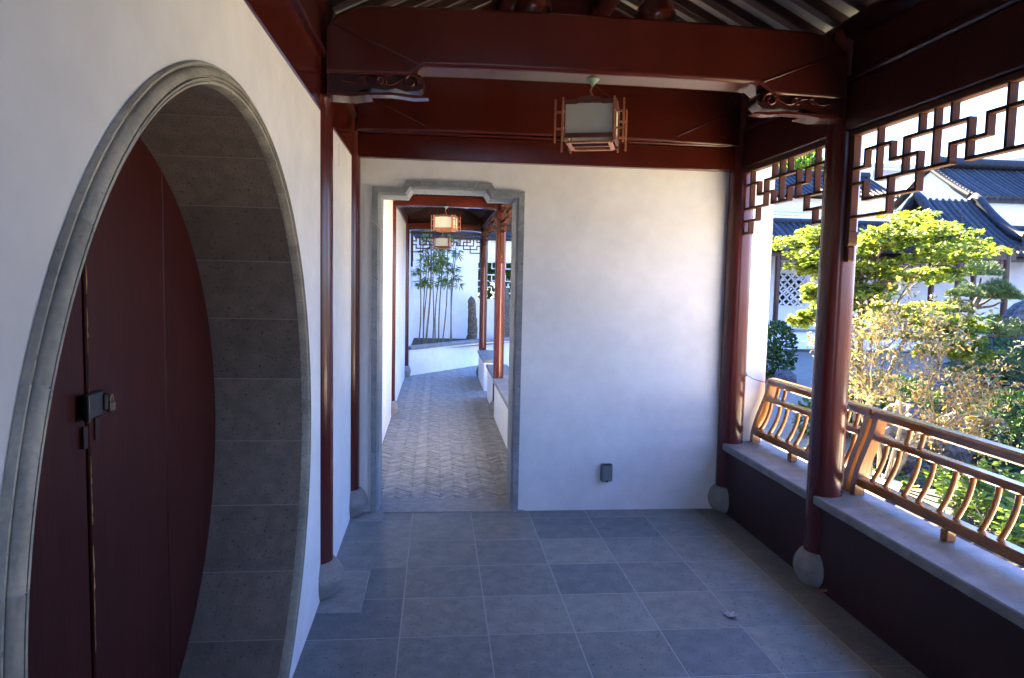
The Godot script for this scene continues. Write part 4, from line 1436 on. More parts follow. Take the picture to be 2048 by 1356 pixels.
func scatter(parent: Node3D, called: String, mesh: Mesh, m: Material, xs: Array, cs: Array) -> void:
	if xs.is_empty():
		return
	var mm := MultiMesh.new()
	mm.transform_format = MultiMesh.TRANSFORM_3D
	mm.use_colors = true
	mm.mesh = mesh
	mm.instance_count = xs.size()
	var b: Vector3 = base_of.get(parent, Vector3.ZERO)
	for i in xs.size():
		var x: Transform3D = xs[i]
		x.origin -= b
		mm.set_instance_transform(i, x)
		mm.set_instance_color(i, cs[i])
	var o := MultiMeshInstance3D.new()
	o.name = unique(parent, called)
	o.multimesh = mm
	o.material_override = m
	o.set_meta("kind", "stuff")
	parent.add_child(o)

func limb(b: MB, a: Vector3, c: Vector3, ra: float, rc: float, bow: float, sides := 6, steps := 6) -> Array:
	# a crooked tapering limb from a to c; returns its path
	var d := c - a
	var s1 := d.cross(Vector3(0.3, 1, 0.2)).normalized()
	var s2 := d.cross(s1).normalized()
	var o1 := rng.randf_range(-1, 1)
	var o2 := rng.randf_range(-1, 1)
	var pth := []
	var rad := []
	for k in steps + 1:
		var q := float(k) / steps
		var j := sin(PI * q) * bow * d.length()
		var w := sin(q * 9.0 + o1 * 5.0) * bow * 0.25 * d.length() * sin(PI * q)
		pth.append(a + d * q + s1 * (j * o1 + w) + s2 * (j * o2) + Vector3(0, sin(PI * q) * bow * 0.4 * d.length(), 0))
		rad.append(lerpf(ra, rc, q))
	b.tube(pth, rad, sides, true)
	return pth

# ---------------------------------------------------------------- tiled roofs and far buildings
func slope_point(run: float, drop: float, sag: float, t: float) -> Vector2:
	# horizontal distance from the ridge and height below it
	return Vector2(run * t, -drop * (t + sag * t * (1.0 - t)))

func tiled_slope(parent: Node3D, o: Vector3, along: Vector3, length: float, down: Vector3, run: float, drop: float, sag: float, pitch := 0.19) -> void:
	var n := 10
	var pan := MB.new()
	var rt := []
	var rb := []
	for i in n + 1:
		var p := slope_point(run, drop, sag, float(i) / n)
		var a := o + down * p.x + Vector3.UP * p.y
		rt.append(PackedVector3Array([a, a + along * length]))
		rb.append(PackedVector3Array([a + Vector3(0, -0.07, 0), a + along * length + Vector3(0, -0.07, 0)]))
	pan.grid(rt)
	pan.grid(rb)
	var e0 := slope_point(run, drop, sag, 1.0)
	var ep := o + down * e0.x + Vector3.UP * e0.y
	pan.flat([ep, ep + along * length, ep + along * length - Vector3(0, 0.07, 0), ep - Vector3(0, 0.07, 0)], o)
	part(parent, "tile_bed", pan.mesh(), mats.roofbed)
	# one roll of overlapping cover tiles from ridge to eave, shared by all rolls
	var roll := MB.new()
	roll.xf = Transform3D(Basis(along, Vector3.UP, down), Vector3.ZERO)
	var len_total := Vector2(run, drop).length()
	var nt := int(len_total / 0.17)
	var rows := []
	for i in nt:
		for h in 2:
			var t := (i + h * 0.98) / nt
			var p := slope_point(run, drop, sag, t)
			var r := 0.050 if h == 0 else 0.060
			var row := PackedVector3Array()
			for k in 7:
				var a := PI * k / 6
				row.append(Vector3(cos(a) * r, p.y + sin(a) * r * 1.05, p.x))
			rows.append(row)
	roll.grid(rows)
	var last: PackedVector3Array = rows[rows.size() - 1]
	roll.face(Array(last), Vector3(0, 0, 1))
	var rm := roll.mesh()
	# pan tiles show as shallow steps between the rolls
	var steps := MB.new()
	steps.xf = Transform3D(Basis(along, Vector3.UP, down), Vector3.ZERO)
	var ns := int(len_total / 0.085)
	for i in ns:
		var p := slope_point(run, drop, sag, float(i) / ns)
		var q := slope_point(run, drop, sag, (i + 1.0) / ns)
		var hw := pitch * 0.5
		var A := Vector3(-hw, p.y + 0.014, p.x)
		var B := Vector3(hw, p.y + 0.014, p.x)
		var C := Vector3(hw, q.y + 0.030, q.x)
		var D := Vector3(-hw, q.y + 0.030, q.x)
		var Am := Vector3(0, p.y + 0.002, p.x)
		var Cm := Vector3(0, q.y + 0.014, q.x)
		steps.flat([A, Am, Cm, D], Vector3(0, -100, 0))
		steps.flat([Am, B, C, Cm], Vector3(0, -100, 0))
		steps.flat([D, Cm, Vector3(0, q.y, q.x), Vector3(-hw, q.y, q.x)], Vector3(0, q.y, -100))
		steps.flat([Cm, C, Vector3(hw, q.y, q.x), Vector3(0, q.y, q.x)], Vector3(0, q.y, -100))
	# drip tile at the eave
	var ez := e0.x + 0.005
	steps.face([Vector3(-hw_of(pitch), e0.y + 0.02, ez), Vector3(hw_of(pitch), e0.y + 0.02, ez), Vector3(hw_of(pitch) * 0.7, e0.y - 0.05, ez + 0.01), Vector3(0, e0.y - 0.085, ez + 0.012), Vector3(-hw_of(pitch) * 0.7, e0.y - 0.05, ez + 0.01)], Vector3(0, 0, 1))
	var smh := steps.mesh()
	var cnt := int(length / pitch)
	for i in cnt + 1:
		var at := o + along * (i * pitch)
		part(parent, "tile_roll", rm, mats["rooftile%d" % (rng.randi() % 3)], at + Vector3(0, rng.randf_range(0.0, 0.012), 0))
		if i < cnt:
			part(parent, "pan_tiles", smh, mats["rooftile%d" % (rng.randi() % 3)], at + along * pitch * 0.5)

func hw_of(p: float) -> float:
	return p * 0.46

func ridge_bar(parent: Node3D, called: String, pth: Array, r: float, flat_y := 1.3) -> void:
	var b := MB.new()
	var rad := []
	for p in pth: rad.append(r)
	b.tube(pth, rad, 12, true, flat_y)
	part(parent, called, b.mesh(), mats.rooftile1)

func build_far_buildings() -> void:
	# --- open corridor across the garden
	var t := thing("garden_corridor", "long low garden corridor with grey tiled roof and red posts across the garden", "building", Vector3(11, -0.25, -20.5))
	var x0 := 3.0
	var x1 := 20.0
	part(t, "low_wall", boxm(Vector3(x1 - x0, 0.62, 0.24)), mats.plaster_old, Vector3((x0 + x1) / 2, 0.0, -20.0))
	part(t, "wall_cap", boxm(Vector3(x1 - x0, 0.06, 0.34), 0.008), mats.capstone, Vector3((x0 + x1) / 2, 0.338, -20.0))
	part(t, "plinth", boxm(Vector3(x1 - x0, 0.12, 2.2)), mats.capstone, Vector3((x0 + x1) / 2, -0.26, -20.7))
	# back wall with an open fret window
	var wx := 10.45
	var b := MB.new()
	for e in [[x0, wx, -0.3, 2.75], [wx + 1.0, x1, -0.3, 2.75], [wx, wx + 1.0, -0.3, 1.02], [wx, wx + 1.0, 2.02, 2.75]]:
		b.box(Vector3((e[0] + e[1]) / 2, (e[2] + e[3]) / 2, -21.55), Vector3(e[1] - e[0], e[3] - e[2], 0.2))
	part(t, "back_wall", b.mesh(), mats.plaster_old)
	var win := part(t, "window", boxm(Vector3(1.10, 0.05, 0.06)), mats.plaster, Vector3(wx + 0.5, 1.0, -21.43))
	part(win, "frame", boxm(Vector3(1.10, 0.05, 0.06)), mats.plaster, Vector3(wx + 0.5, 2.04, -21.43))
	# diamond tracery: rings of slanted bars
	for r in 4:
		for k in 4:
			var c := Vector3(wx + 0.125 + k * 0.25, 1.145 + r * 0.25, -21.46)
			for q in 4:
				var a := PI / 4 + q * PI / 2
				part(win, "tracery", boxm(Vector3(0.15, 0.04, 0.05)), mats.plaster, c + Vector3(cos(a), sin(a), 0) * 0.085, Basis(Vector3(0, 0, 1), a + PI / 2))
	for x in [4.2, 7.0, 9.78, 13.02, 15.9, 18.7]:
		var q := MB.new()
		q.tube([Vector3(x, -0.2, -20.0), Vector3(x, 2.55, -20.0)], [0.075, 0.075], 12)
		part(t, "post", q.mesh(), mats.red_dark)
	part(t, "eave_board", boxm(Vector3(x1 - x0, 0.2, 0.1)), mats.red_dark, Vector3((x0 + x1) / 2, 2.58, -20.0))
	part(t, "eave_fascia", boxm(Vector3(x1 - x0, 0.07, 0.05)), mats.red, Vector3((x0 + x1) / 2, 2.655, -19.44))
	tiled_slope(t, Vector3(x0, 3.52, -20.95), Vector3.RIGHT, x1 - x0, Vector3(0, 0, 1), 1.58, 0.84, 0.10, 0.2)
	tiled_slope(t, Vector3(x1, 3.52, -20.95), Vector3.LEFT, x1 - x0, Vector3(0, 0, -1), 1.3, 0.7, 0.10, 0.8)
	ridge_bar(t, "ridge_cap", [Vector3(x0, 3.56, -20.95), Vector3(x1, 3.56, -20.95)], 0.085)
	var ls := [2.47, 2.40, 2.33, 2.26, 2.19, 2.12]
	var gl := "fret lattices of the far garden corridor"
	for e in [[11.4, 0.155, "fret lattice of the far corridor over its white diamond window"], [14.46, 0.135, "fret lattice of the far corridor behind the bright green tree"]]:
		var us := []
		for k in 11: us.append((k - 5) * 2.0 * e[1])
		lattice("lattice_panel", e[2], gl, Vector3(e[0], 0, -20.0), 0.0, us, ls, FAR_SEGS, 0.028, 0.03, 2.02)
	# --- small gabled porch before it
	t = thing("garden_porch", "small porch with curved dark tiled gable roof behind the green tree", "building", Vector3(14.1, -0.25, -18.9))
	var px0 := 13.25
	var pl := 1.72
	tiled_slope(t, Vector3(px0, 4.10, -19.0), Vector3.RIGHT, pl, Vector3(0, 0, 1), 1.85, 1.36, 0.22, 0.19)
	tiled_slope(t, Vector3(px0 + pl, 4.10, -19.0), Vector3.LEFT, pl, Vector3(0, 0, -1), 1.85, 1.36, 0.22, 0.19)
	for e in [px0 - 0.02, px0 + pl + 0.02]:
		var pth := []
		for k in 19:
			var s := lerpf(-1.0, 1.0, k / 18.0)
			var p := slope_point(1.85, 1.36, 0.22, absf(s))
			var y := 4.10 + p.y
			var crest := 0.10 * exp(-pow(s / 0.16, 2.0))
			var lift := 0.16 * pow(absf(s), 8.0)
			pth.append(Vector3(e, y + 0.10 - 0.09 * exp(-pow(s / 0.10, 2.0)) + crest + lift, -19.0 + signf(s) * p.x))
		ridge_bar(t, "verge_ridge", pth, 0.115, 1.25)
	var fin := MB.new()
	fin.lathe([Vector2(0.10, 0.0), Vector2(0.09, 0.10), Vector2(0.05, 0.16), Vector2(0.07, 0.22), Vector2(0.035, 0.34), Vector2(0.03, 0.5), Vector2(0.0, 0.62)], 10)
	part(t, "finial", fin.mesh(), mats.rooftile1, Vector3(13.32, 2.98, -17.35))
	for e in [[13.45, -17.45], [14.78, -17.45], [13.45, -20.3], [14.78, -20.3]]:
		var q := MB.new()
		q.tube([Vector3(e[0], -0.2, e[1]), Vector3(e[0], 2.7, e[1])], [0.085, 0.08], 12)
		part(t, "post", q.mesh(), mats.red_dark)
	part(t, "eave_board", boxm(Vector3(1.75, 0.2, 0.1)), mats.red_dark, Vector3(14.11, 2.52, -17.45))
	part(t, "eave_board", boxm(Vector3(0.1, 0.2, 2.9)), mats.red_dark, Vector3(13.45, 2.52, -18.9))
	part(t, "eave_board", boxm(Vector3(0.1, 0.2, 2.9)), mats.red_dark, Vector3(14.78, 2.52, -18.9))
	var us2 := []
	for k in 11: us2.append((k - 5) * 0.118)
	lattice("lattice_panel", "fret lattice under the eave of the small porch", gl, Vector3(14.11, -0.06, -17.45), 0.0, us2, ls, FAR_SEGS, 0.024, 0.03, 2.02)
	# --- long white hall behind
	t = thing("long_hall", "long white hall with dark tiled roof behind the garden corridor", "building", Vector3(11, -0.25, -26.5))
	part(t, "wall", boxm(Vector3(14.3, 5.1, 3.0)), mats.plaster, Vector3(9.3, 2.25, -26.6))
	part(t, "cornice", boxm(Vector3(14.3, 0.06, 0.08)), mats.plaster_old, Vector3(9.3, 4.22, -25.06))
	part(t, "cornice", boxm(Vector3(14.3, 0.05, 0.05)), mats.plaster_old, Vector3(9.3, 4.33, -25.07))
	tiled_slope(t, Vector3(2.1, 5.85, -26.6), Vector3.RIGHT, 14.4, Vector3(0, 0, 1), 2.0, 0.95, 0.10, 0.22)
	tiled_slope(t, Vector3(16.5, 5.85, -26.6), Vector3.LEFT, 14.4, Vector3(0, 0, -1), 2.0, 0.95, 0.10, 0.9)
	ridge_bar(t, "ridge_cap", [Vector3(2.1, 5.92, -26.6), Vector3(16.5, 5.92, -26.6)], 0.12)
	# --- gabled hall to its right
	t = thing("gabled_hall", "tall white gabled hall with dark tiled roof at the right", "building", Vector3(22, -0.25, -26))
	b = MB.new()
	b.xf = Transform3D(Basis(Vector3(0, 0, 1), Vector3.UP, Vector3(-1, 0, 0)), Vector3(18.6, 0, -26))
	b.prism(PackedVector2Array([Vector2(-2.1, -0.3), Vector2(2.1, -0.3), Vector2(2.1, 4.75), Vector2(1.2, 5.28), Vector2(0.45, 5.9), Vector2(0, 6.08), Vector2(-0.45, 5.9), Vector2(-1.2, 5.28), Vector2(-2.1, 4.75)]), 0.0, -9.5, 0.2)
	part(t, "wall", b.mesh(), mats.plaster)
	tiled_slope(t, Vector3(18.55, 6.22, -26), Vector3.RIGHT, 9.6, Vector3(0, 0, 1), 2.25, 1.30, 0.14, 0.22)
	tiled_slope(t, Vector3(28.15, 6.22, -26), Vector3.LEFT, 9.6, Vector3(0, 0, -1), 2.25, 1.30, 0.14, 0.9)
	ridge_bar(t, "ridge_cap", [Vector3(18.75, 6.5, -26), Vector3(19.1, 6.44, -26), Vector3(23, 6.42, -26), Vector3(28.2, 6.45, -26)], 0.15, 1.5)
	var vp := []
	for k in 15:
		var s := lerpf(-1.0, 1.0, k / 14.0)
		var p := slope_point(2.25, 1.30, 0.14, absf(s))
		vp.append(Vector3(18.5, 6.22 + p.y + 0.02, -26 + signf(s) * p.x))
	ridge_bar(t, "verge_tiles", vp, 0.085, 1.0)
	part(t, "eave_band", boxm(Vector3(9.6, 0.16, 0.2)), mats.rooftile1, Vector3(23.4, 4.80, -23.86))
	# --- modern block and round roof far behind
	t = thing("modern_building", "pale grey modern block with a louvred vent beyond the tiled roofs", "building", Vector3(25, -0.25, -50))
	part(t, "wall", boxm(Vector3(12.3, 10.0, 8.0), 0.02), mats.modern_wall, Vector3(25.1, 4.6, -49))
	part(t, "roof_edge", boxm(Vector3(12.5, 0.25, 8.2), 0.02), mats.modern_vent, Vector3(25.1, 9.62, -49))
	for k in 7:
		part(t, "louvre", boxm(Vector3(1.9, 0.06, 0.12), 0.0), mats.modern_vent, Vector3(29.1, 8.78 + k * 0.09, -44.97), Basis(Vector3.RIGHT, 0.5))
	t = thing("round_building", "low round pale roof on the horizon at the far right", "building", Vector3(76, -0.25, -80))
	b = MB.new()
	b.lathe([Vector2(10.5, 0.0), Vector2(10.5, 16.2), Vector2(11.4, 16.5), Vector2(11.4, 17.0), Vector2(10.0, 17.2), Vector2(9.2, 17.9), Vector2(5.0, 18.3), Vector2(0.0, 18.5)], 48)
	part(t, "drum", b.mesh(), mats.modern_wall, Vector3(76, -0.25, -80))
	b = MB.new()
	b.lathe([Vector2(11.45, 16.55), Vector2(11.5, 16.55), Vector2(11.5, 16.95), Vector2(11.45, 16.95)], 48)
	part(t, "rim_band", b.mesh(), mats.modern_vent, Vector3(76, -0.25, -80))

# ---------------------------------------------------------------- the garden
const MAPLE := [[4.16, 2.11, -7.95, 0.23], [4.02, 1.82, -7.50, 0.13], [3.92, 1.55, -7.05, 0.12], [4.42, 1.86, -7.72, 0.24], [4.06, 2.15, -7.28, 0.19], [4.76, 1.99, -7.95, 0.26], [4.74, 2.08, -7.50, 0.27], [4.67, 2.20, -7.05, 0.24], [5.39, 2.38, -7.72, 0.22], [5.36, 2.15, -7.28, 0.23], [6.15, 2.12, -7.95, 0.22], [4.91, 1.78, -7.50, 0.29], [4.97, 1.83, -7.05, 0.28], [5.78, 1.86, -7.72, 0.23], [4.58, 1.53, -7.28, 0.23], [5.51, 1.36, -7.95, 0.29], [5.59, 1.27, -7.50, 0.25], [5.57, 0.97, -7.05, 0.18], [5.69, 0.97, -7.72, 0.21], [5.66, 1.23, -7.28, 0.18], [5.17, 1.24, -7.95, 0.21], [4.46, 1.42, -7.50, 0.20], [3.80, 1.30, -7.05, 0.09]]
const SHRUB := [[3.69, 1.05, -6.50, 0.20], [3.75, 1.27, -6.20, 0.21], [3.84, 1.29, -5.90, 0.23], [4.43, 1.31, -6.35, 0.25], [4.47, 1.24, -6.05, 0.22], [4.05, 0.92, -6.50, 0.26], [4.26, 0.95, -6.20, 0.30], [4.43, 0.94, -5.90, 0.26], [5.14, 0.75, -6.35, 0.25], [5.08, 0.70, -6.05, 0.18], [4.07, 0.57, -6.50, 0.25], [4.58, 0.58, -6.20, 0.30], [4.70, 0.49, -5.90, 0.27], [5.33, 0.31, -6.35, 0.18], [3.98, 0.69, -6.05, 0.16], [4.98, 0.18, -6.50, 0.19], [3.60, 0.85, -6.20, 0.14], [4.87, 0.27, -5.90, 0.14]]
const PINE := [[7.50, 1.84, -9.30, 0.28], [7.48, 1.60, -9.00, 0.25], [6.81, 1.54, -8.70, 0.21], [7.72, 1.52, -9.15, 0.27], [6.77, 1.34, -8.85, 0.24], [6.90, 1.19, -9.30, 0.25], [7.85, 1.05, -9.00, 0.31], [7.27, 1.06, -8.70, 0.21], [7.32, 0.51, -9.15, 0.30], [7.77, 0.52, -8.85, 0.28]]

func rand_dir() -> Vector3:
	return Vector3(rng.randfn(), rng.randfn(), rng.randfn()).normalized()

func boulder(label: String, at: Vector3, size: Vector3, seed_: int, m: Material, rough := 0.4) -> void:
	var t := thing("boulder", label, "rock", at, "rocks of the garden")
	var fn := FastNoiseLite.new()
	fn.seed = seed_
	fn.frequency = 0.9
	fn.fractal_octaves = 4
	var cell := FastNoiseLite.new()
	cell.seed = seed_ + 1
	cell.noise_type = FastNoiseLite.TYPE_CELLULAR
	cell.frequency = 0.9
	var rows := []
	for i in 17:
		var th := PI * i / 16
		var row := PackedVector3Array()
		for k in 26:
			var ph := TAU * k / 26
			var d := Vector3(sin(th) * cos(ph), cos(th), sin(th) * sin(ph))
			var r := 1.0 + rough * fn.get_noise_3dv(d * 1.3) + rough * 0.6 * cell.get_noise_3dv(d * 1.6)
			row.append(Vector3(d.x * size.x, d.y * size.y, d.z * size.z) * r)
		rows.append(row)
	var b := MB.new()
	b.grid(rows, true)
	part(t, "stone", b.mesh(), m, at)

func leafy_ball(t: Node3D, c: Vector3, r: Vector3, count: int, size: float, mesh: Mesh, m: Material, cols: Array, shell := 0.55) -> void:
	var xs := []
	var cs := []
	for k in count:
		var d := rand_dir()
		var q := pow(rng.randf(), 0.4) * (1.0 - shell) + shell if rng.randf() < 0.8 else rng.randf()
		var p := c + Vector3(d.x * r.x, d.y * r.y, d.z * r.z) * q
		var dir := (d + rand_dir() * 0.8 + Vector3(0, 0.15, 0)).normalized()
		var L := size * rng.randf_range(0.7, 1.25)
		xs.append(leaf_xf(p, dir, L, L * 0.9))
		var cc: Color = cols[rng.randi() % cols.size()]
		var v := rng.randf_range(0.75, 1.25)
		cs.append(Color(cc.r * v, cc.g * v, cc.b * v))
	scatter(t, "leaves", mesh, m, xs, cs)

func build_garden() -> void:
	# --- bright green tree
	var t := thing("maple_tree", "small bright yellow-green tree in sunlight behind the free column", "tree", Vector3(4.66, -0.2, -7.5))
	var b := MB.new()
	var tr := limb(b, Vector3(4.68, -0.25, -7.5), Vector3(4.62, 1.95, -7.5), 0.048, 0.022, 0.02, 10, 10)
	var fork := limb(b, Vector3(4.70, 0.15, -7.48), Vector3(5.15, 1.05, -7.45), 0.034, 0.022, 0.06, 8, 6)
	for e in MAPLE:
		var c := Vector3(e[0], e[1], e[2])
		var from: Vector3 = tr[clampi(int((e[1] - 0.35) / 2.2 * 10), 3, 9)]
		if e[0] > 5.05 and e[1] < 1.5:
			from = fork[6]
		limb(b, from, c, 0.016, 0.004, 0.10, 5, 6)
		for k in 4:
			limb(b, c - (c - from) * 0.25, c + rand_dir() * e[3] * 0.8, 0.005, 0.002, 0.1, 4, 3)
	part(t, "trunk", b.mesh(), mats.bark)
	var xs := []
	var cs := []
	for e in MAPLE:
		var c := Vector3(e[0], e[1], e[2])
		var sprays := 9
		for s in sprays:
			# flat layered sprays of leaves
			var o: Vector3 = c + Vector3(rng.randfn() * 0.5, rng.randfn() * 0.38, rng.randfn() * 0.55) * e[3]
			for k in 85:
				var a := rng.randf() * TAU
				var q: float = sqrt(rng.randf()) * e[3] * 0.78
				var p: Vector3 = o + Vector3(cos(a) * q, rng.randfn() * 0.016 - q * 0.10, sin(a) * q)
				var dir := (Vector3(cos(a), -0.25, sin(a)) + rand_dir() * 0.55).normalized()
				var L := rng.randf_range(0.040, 0.068)
				xs.append(leaf_xf(p, dir, L, L * 1.1))
				var v := rng.randf_range(0.75, 1.2)
				var y := rng.randf_range(0.8, 1.15)
				cs.append(Color(0.125 * v * y, 0.172 * v, 0.040 * v))
	scatter(t, "crown", lobed_mesh(), mats.leaf_maple, xs, cs)
	# --- thin shrub with pale and orange leaves
	t = thing("autumn_shrub", "sparse twiggy shrub with pale and orange leaves before the green tree", "shrub", Vector3(4.2, -0.2, -6.2))
	b = MB.new()
	xs = []
	cs = []
	var stems := []
	for e in [[3.95, 0.55, -6.35], [4.25, 0.6, -6.15], [4.55, 0.45, -6.1], [4.75, 0.25, -6.1], [3.85, 0.7, -6.1]]:
		stems.append(limb(b, Vector3(4.2 + rng.randf_range(-0.14, 0.14), -0.25, -6.2 + rng.randf_range(-0.1, 0.1)), Vector3(e[0], e[1], e[2]), 0.024, 0.013, 0.14, 7, 8))
	var pal := [Color(0.27, 0.26, 0.14), Color(0.30, 0.26, 0.15), Color(0.24, 0.13, 0.03), Color(0.12, 0.14, 0.035), Color(0.18, 0.185, 0.07), Color(0.28, 0.19, 0.045), Color(0.09, 0.115, 0.03), Color(0.34, 0.31, 0.22)]
	for e in SHRUB:
		var c := Vector3(e[0], e[1], e[2])
		var best: Array = stems[0]
		for s in stems:
			if s[6].distance_to(c) < best[6].distance_to(c): best = s
		var br := limb(b, best[5 + rng.randi() % 3], c, 0.010, 0.005, 0.2, 5, 6)
		for k in 17:
			var end: Vector3 = c + Vector3(rng.randfn(), rng.randfn() * 0.8 + 0.2, rng.randfn()) * e[3] * 0.75
			var tw := limb(b, br[3 + rng.randi() % 4], end, 0.0035, 0.0015, 0.22, 4, 5)
			for j in 17:
				var p: Vector3 = tw[3 + rng.randi() % 3] + rand_dir() * rng.randf() * 0.07
				var L := rng.randf_range(0.026, 0.052)
				var dir := (rand_dir() + Vector3(0, 0.35, 0)).normalized()
				xs.append(leaf_xf(p, dir, L, L * 0.6))
				var cc: Color = pal[rng.randi() % pal.size()]
				if e[1] < 0.6 and rng.randf() < 0.35: cc = pal[2] if rng.randf() < 0.5 else pal[5]
				var v := rng.randf_range(0.75, 1.2)
				cs.append(Color(cc.r * v, cc.g * v, cc.b * v))
	part(t, "stems", b.mesh(), mats.bark_pale)
	scatter(t, "leaves", oval_mesh(), mats.leaf_shrub, xs, cs)
	# --- trained pine
	t = thing("pine_tree", "trained dark green pine with cloud-like pads at the right", "tree", Vector3(7.3, -0.2, -9.0))
	b = MB.new()
	var pt := limb(b, Vector3(7.2, -0.3, -9.0), Vector3(7.45, 1.7, -9.1), 0.07, 0.03, 0.10, 9, 10)
	xs = []
	cs = []
	for e in PINE:
		var c := Vector3(e[0], e[1], e[2])
		limb(b, pt[clampi(int((e[1] + 0.1) / 2.0 * 10), 1, 9)], c - Vector3(0, 0.06, 0), 0.026, 0.010, 0.12, 6, 6)
		for k in 560:
			var d := rand_dir()
			var p: Vector3 = c + Vector3(d.x * (0.9 + 0.25 * sin(d.z * 5.0 + e[0] * 7.0)), absf(d.y) * (0.62 + 0.2 * sin(d.x * 6.0 + e[1] * 9.0)) - 0.12, d.z) * e[3] * (0.5 + 0.55 * rng.randf())
			var L := rng.randf_range(0.045, 0.075)
			var up := (Vector3(d.x * 0.6, 1.0, d.z * 0.6) + rand_dir() * 0.35).normalized()
			var sd := up.cross(rand_dir()).normalized()
			xs.append(Transform3D(Basis(sd * L, up * L, sd.cross(up) * L), p))
			var v := rng.randf_range(0.7, 1.25)
			cs.append(Color(0.065 * v, 0.115 * v, 0.030 * v))
	part(t, "trunk", b.mesh(), mats.bark)
	scatter(t, "crown", tuft_mesh(), mats.needle, xs, cs)
	# --- clipped and wild bushes
	var dark := [Color(0.035, 0.075, 0.025), Color(0.05, 0.10, 0.03), Color(0.028, 0.06, 0.022)]
	var mid := [Color(0.06, 0.12, 0.03), Color(0.08, 0.14, 0.03), Color(0.045, 0.09, 0.025)]
	for e in [[Vector3(6.42, 0.36, -13.0), Vector3(0.34, 0.58, 0.4), 1500, 0.07, "dark green upright bush beside the edge of the white end wall", dark], [Vector3(8.9, 0.25, -10.4), Vector3(0.9, 0.62, 0.6), 3400, 0.05, "dense dark green mound at the right edge below the grey rock", dark], [Vector3(5.6, 0.10, -8.4), Vector3(0.75, 0.42, 0.5), 2200, 0.055, "low green bush under the bright tree behind the shrub", mid], [Vector3(4.9, 0.0, -8.3), Vector3(0.5, 0.30, 0.4), 1300, 0.05, "low dark bush at the foot of the bright tree", dark], [Vector3(6.6, 0.05, -7.5), Vector3(0.6, 0.42, 0.5), 1900, 0.055, "dark leafy bush right of the twiggy shrub", dark], [Vector3(7.9, -0.05, -7.9), Vector3(0.7, 0.4, 0.5), 1800, 0.055, "green bush at the pond's edge below the pine", mid], [Vector3(11.2, 1.2, -22.9), Vector3(1.5, 1.5, 0.7), 3000, 0.16, "dark hedge seen through the diamond window of the far corridor", dark]]:
		t = thing("bush", e[4], "bush", Vector3(e[0].x, -0.2, e[0].z), "garden bushes")
		b = MB.new()
		for k in 6:
			limb(b, Vector3(e[0].x, -0.25, e[0].z), e[0] + Vector3(rng.randf_range(-0.6, 0.6) * e[1].x, 0.3 * e[1].y, rng.randf_range(-0.6, 0.6) * e[1].z), 0.018, 0.006, 0.1, 5, 4)
		part(t, "stems", b.mesh(), mats.bark)
		leafy_ball(t, e[0], e[1], e[2], e[3], oval_mesh(), mats.leaf_dark, e[5])
	# --- bright broad-leaved plants along the path and the pond
	var broad := [Color(0.10, 0.175, 0.030), Color(0.13, 0.20, 0.035), Color(0.07, 0.13, 0.024), Color(0.16, 0.21, 0.055)]
	var spots := [[4.52, -5.6, "left of the pale boulder"], [4.22, -5.05, "nearest the long railing's left end"], [4.55, -5.35, "between the railing and the pale boulder"], [4.3, -4.75, "low down behind the middle balusters"], [5.05, -6.0, "right of the pale boulder"], [4.75, -6.55, "under the twiggy shrub"], [5.5, -6.5, "before the pond bushes"], [4.0, -4.35, "behind the right balusters"], [4.6, -4.3, "at the near pond edge"]]
	for e in spots:
		t = thing("leafy_plant", "bright green broad-leaved plant " + e[2], "plant", Vector3(e[0], -0.2, e[1]), "broad-leaved plants by the pond")
		xs = []
		cs = []
		b = MB.new()
		for s in 22:
			var foot := Vector3(e[0] + rng.randfn() * 0.13, minf(ground_y(e[0], e[1]), -0.2) - 0.02, e[1] + rng.randfn() * 0.13)
			var tip := foot + Vector3(rng.randfn() * 0.12, rng.randf_range(0.12, 0.36), rng.randfn() * 0.12)
			limb(b, foot, tip, 0.004, 0.002, 0.1, 4, 3)
			for k in 8:
				var a := rng.randf() * TAU
				var L := rng.randf_range(0.05, 0.09)
				xs.append(leaf_xf(foot.lerp(tip, rng.randf_range(0.55, 1.0)), Vector3(cos(a), rng.randf_range(-0.3, 0.5), sin(a)), L, L * 0.85))
				var cc: Color = broad[rng.randi() % broad.size()]
				var v := rng.randf_range(0.8, 1.2)
				cs.append(Color(cc.r * v, cc.g * v, cc.b * v))
		part(t, "stems", b.mesh(), mats.bamboo_culm).set_meta("kind", "stuff")
		scatter(t, "leaves", oval_mesh(), mats.leaf_broad, xs, cs)
	# --- rocks
	boulder("pointed grey boulder behind the stems of the twiggy shrub", Vector3(5.05, 0.0, -7.2), Vector3(0.34, 0.40, 0.26), 3, mats.rock)
	boulder("slanting grey boulder beside the pointed one", Vector3(5.5, -0.02, -7.1), Vector3(0.36, 0.30, 0.26), 8, mats.rock_dark)
	boulder("pale boulder lying between the bright green plants", Vector3(4.8, -0.2, -5.75), Vector3(0.26, 0.20, 0.2), 14, mats.rock)
	boulder("large pale boulder on the pond bank at the right edge", Vector3(5.2, -0.42, -5.55), Vector3(0.36, 0.26, 0.28), 21, mats.rock)
	boulder("small boulder at the water below the twiggy shrub", Vector3(5.9, -0.35, -6.4), Vector3(0.26, 0.22, 0.2), 33, mats.rock_dark)
	boulder("grey rock on the far bank of the pond", Vector3(6.9, -0.2, -8.4), Vector3(0.4, 0.3, 0.3), 40, mats.rock)
	boulder("small rock at the foot of the upright bush by the end wall", Vector3(6.35, -0.1, -12.5), Vector3(0.25, 0.2, 0.2), 47, mats.rock_dark)
	boulder("low stone at the pond edge near the railing", Vector3(4.7, -0.4, -4.9), Vector3(0.3, 0.16, 0.22), 52, mats.rock)
	# tall eroded rock
	t = thing("scholar_rock", "tall pitted grey ornamental rock at the right edge behind the pine", "rock", Vector3(9.75, -0.3, -11.0))
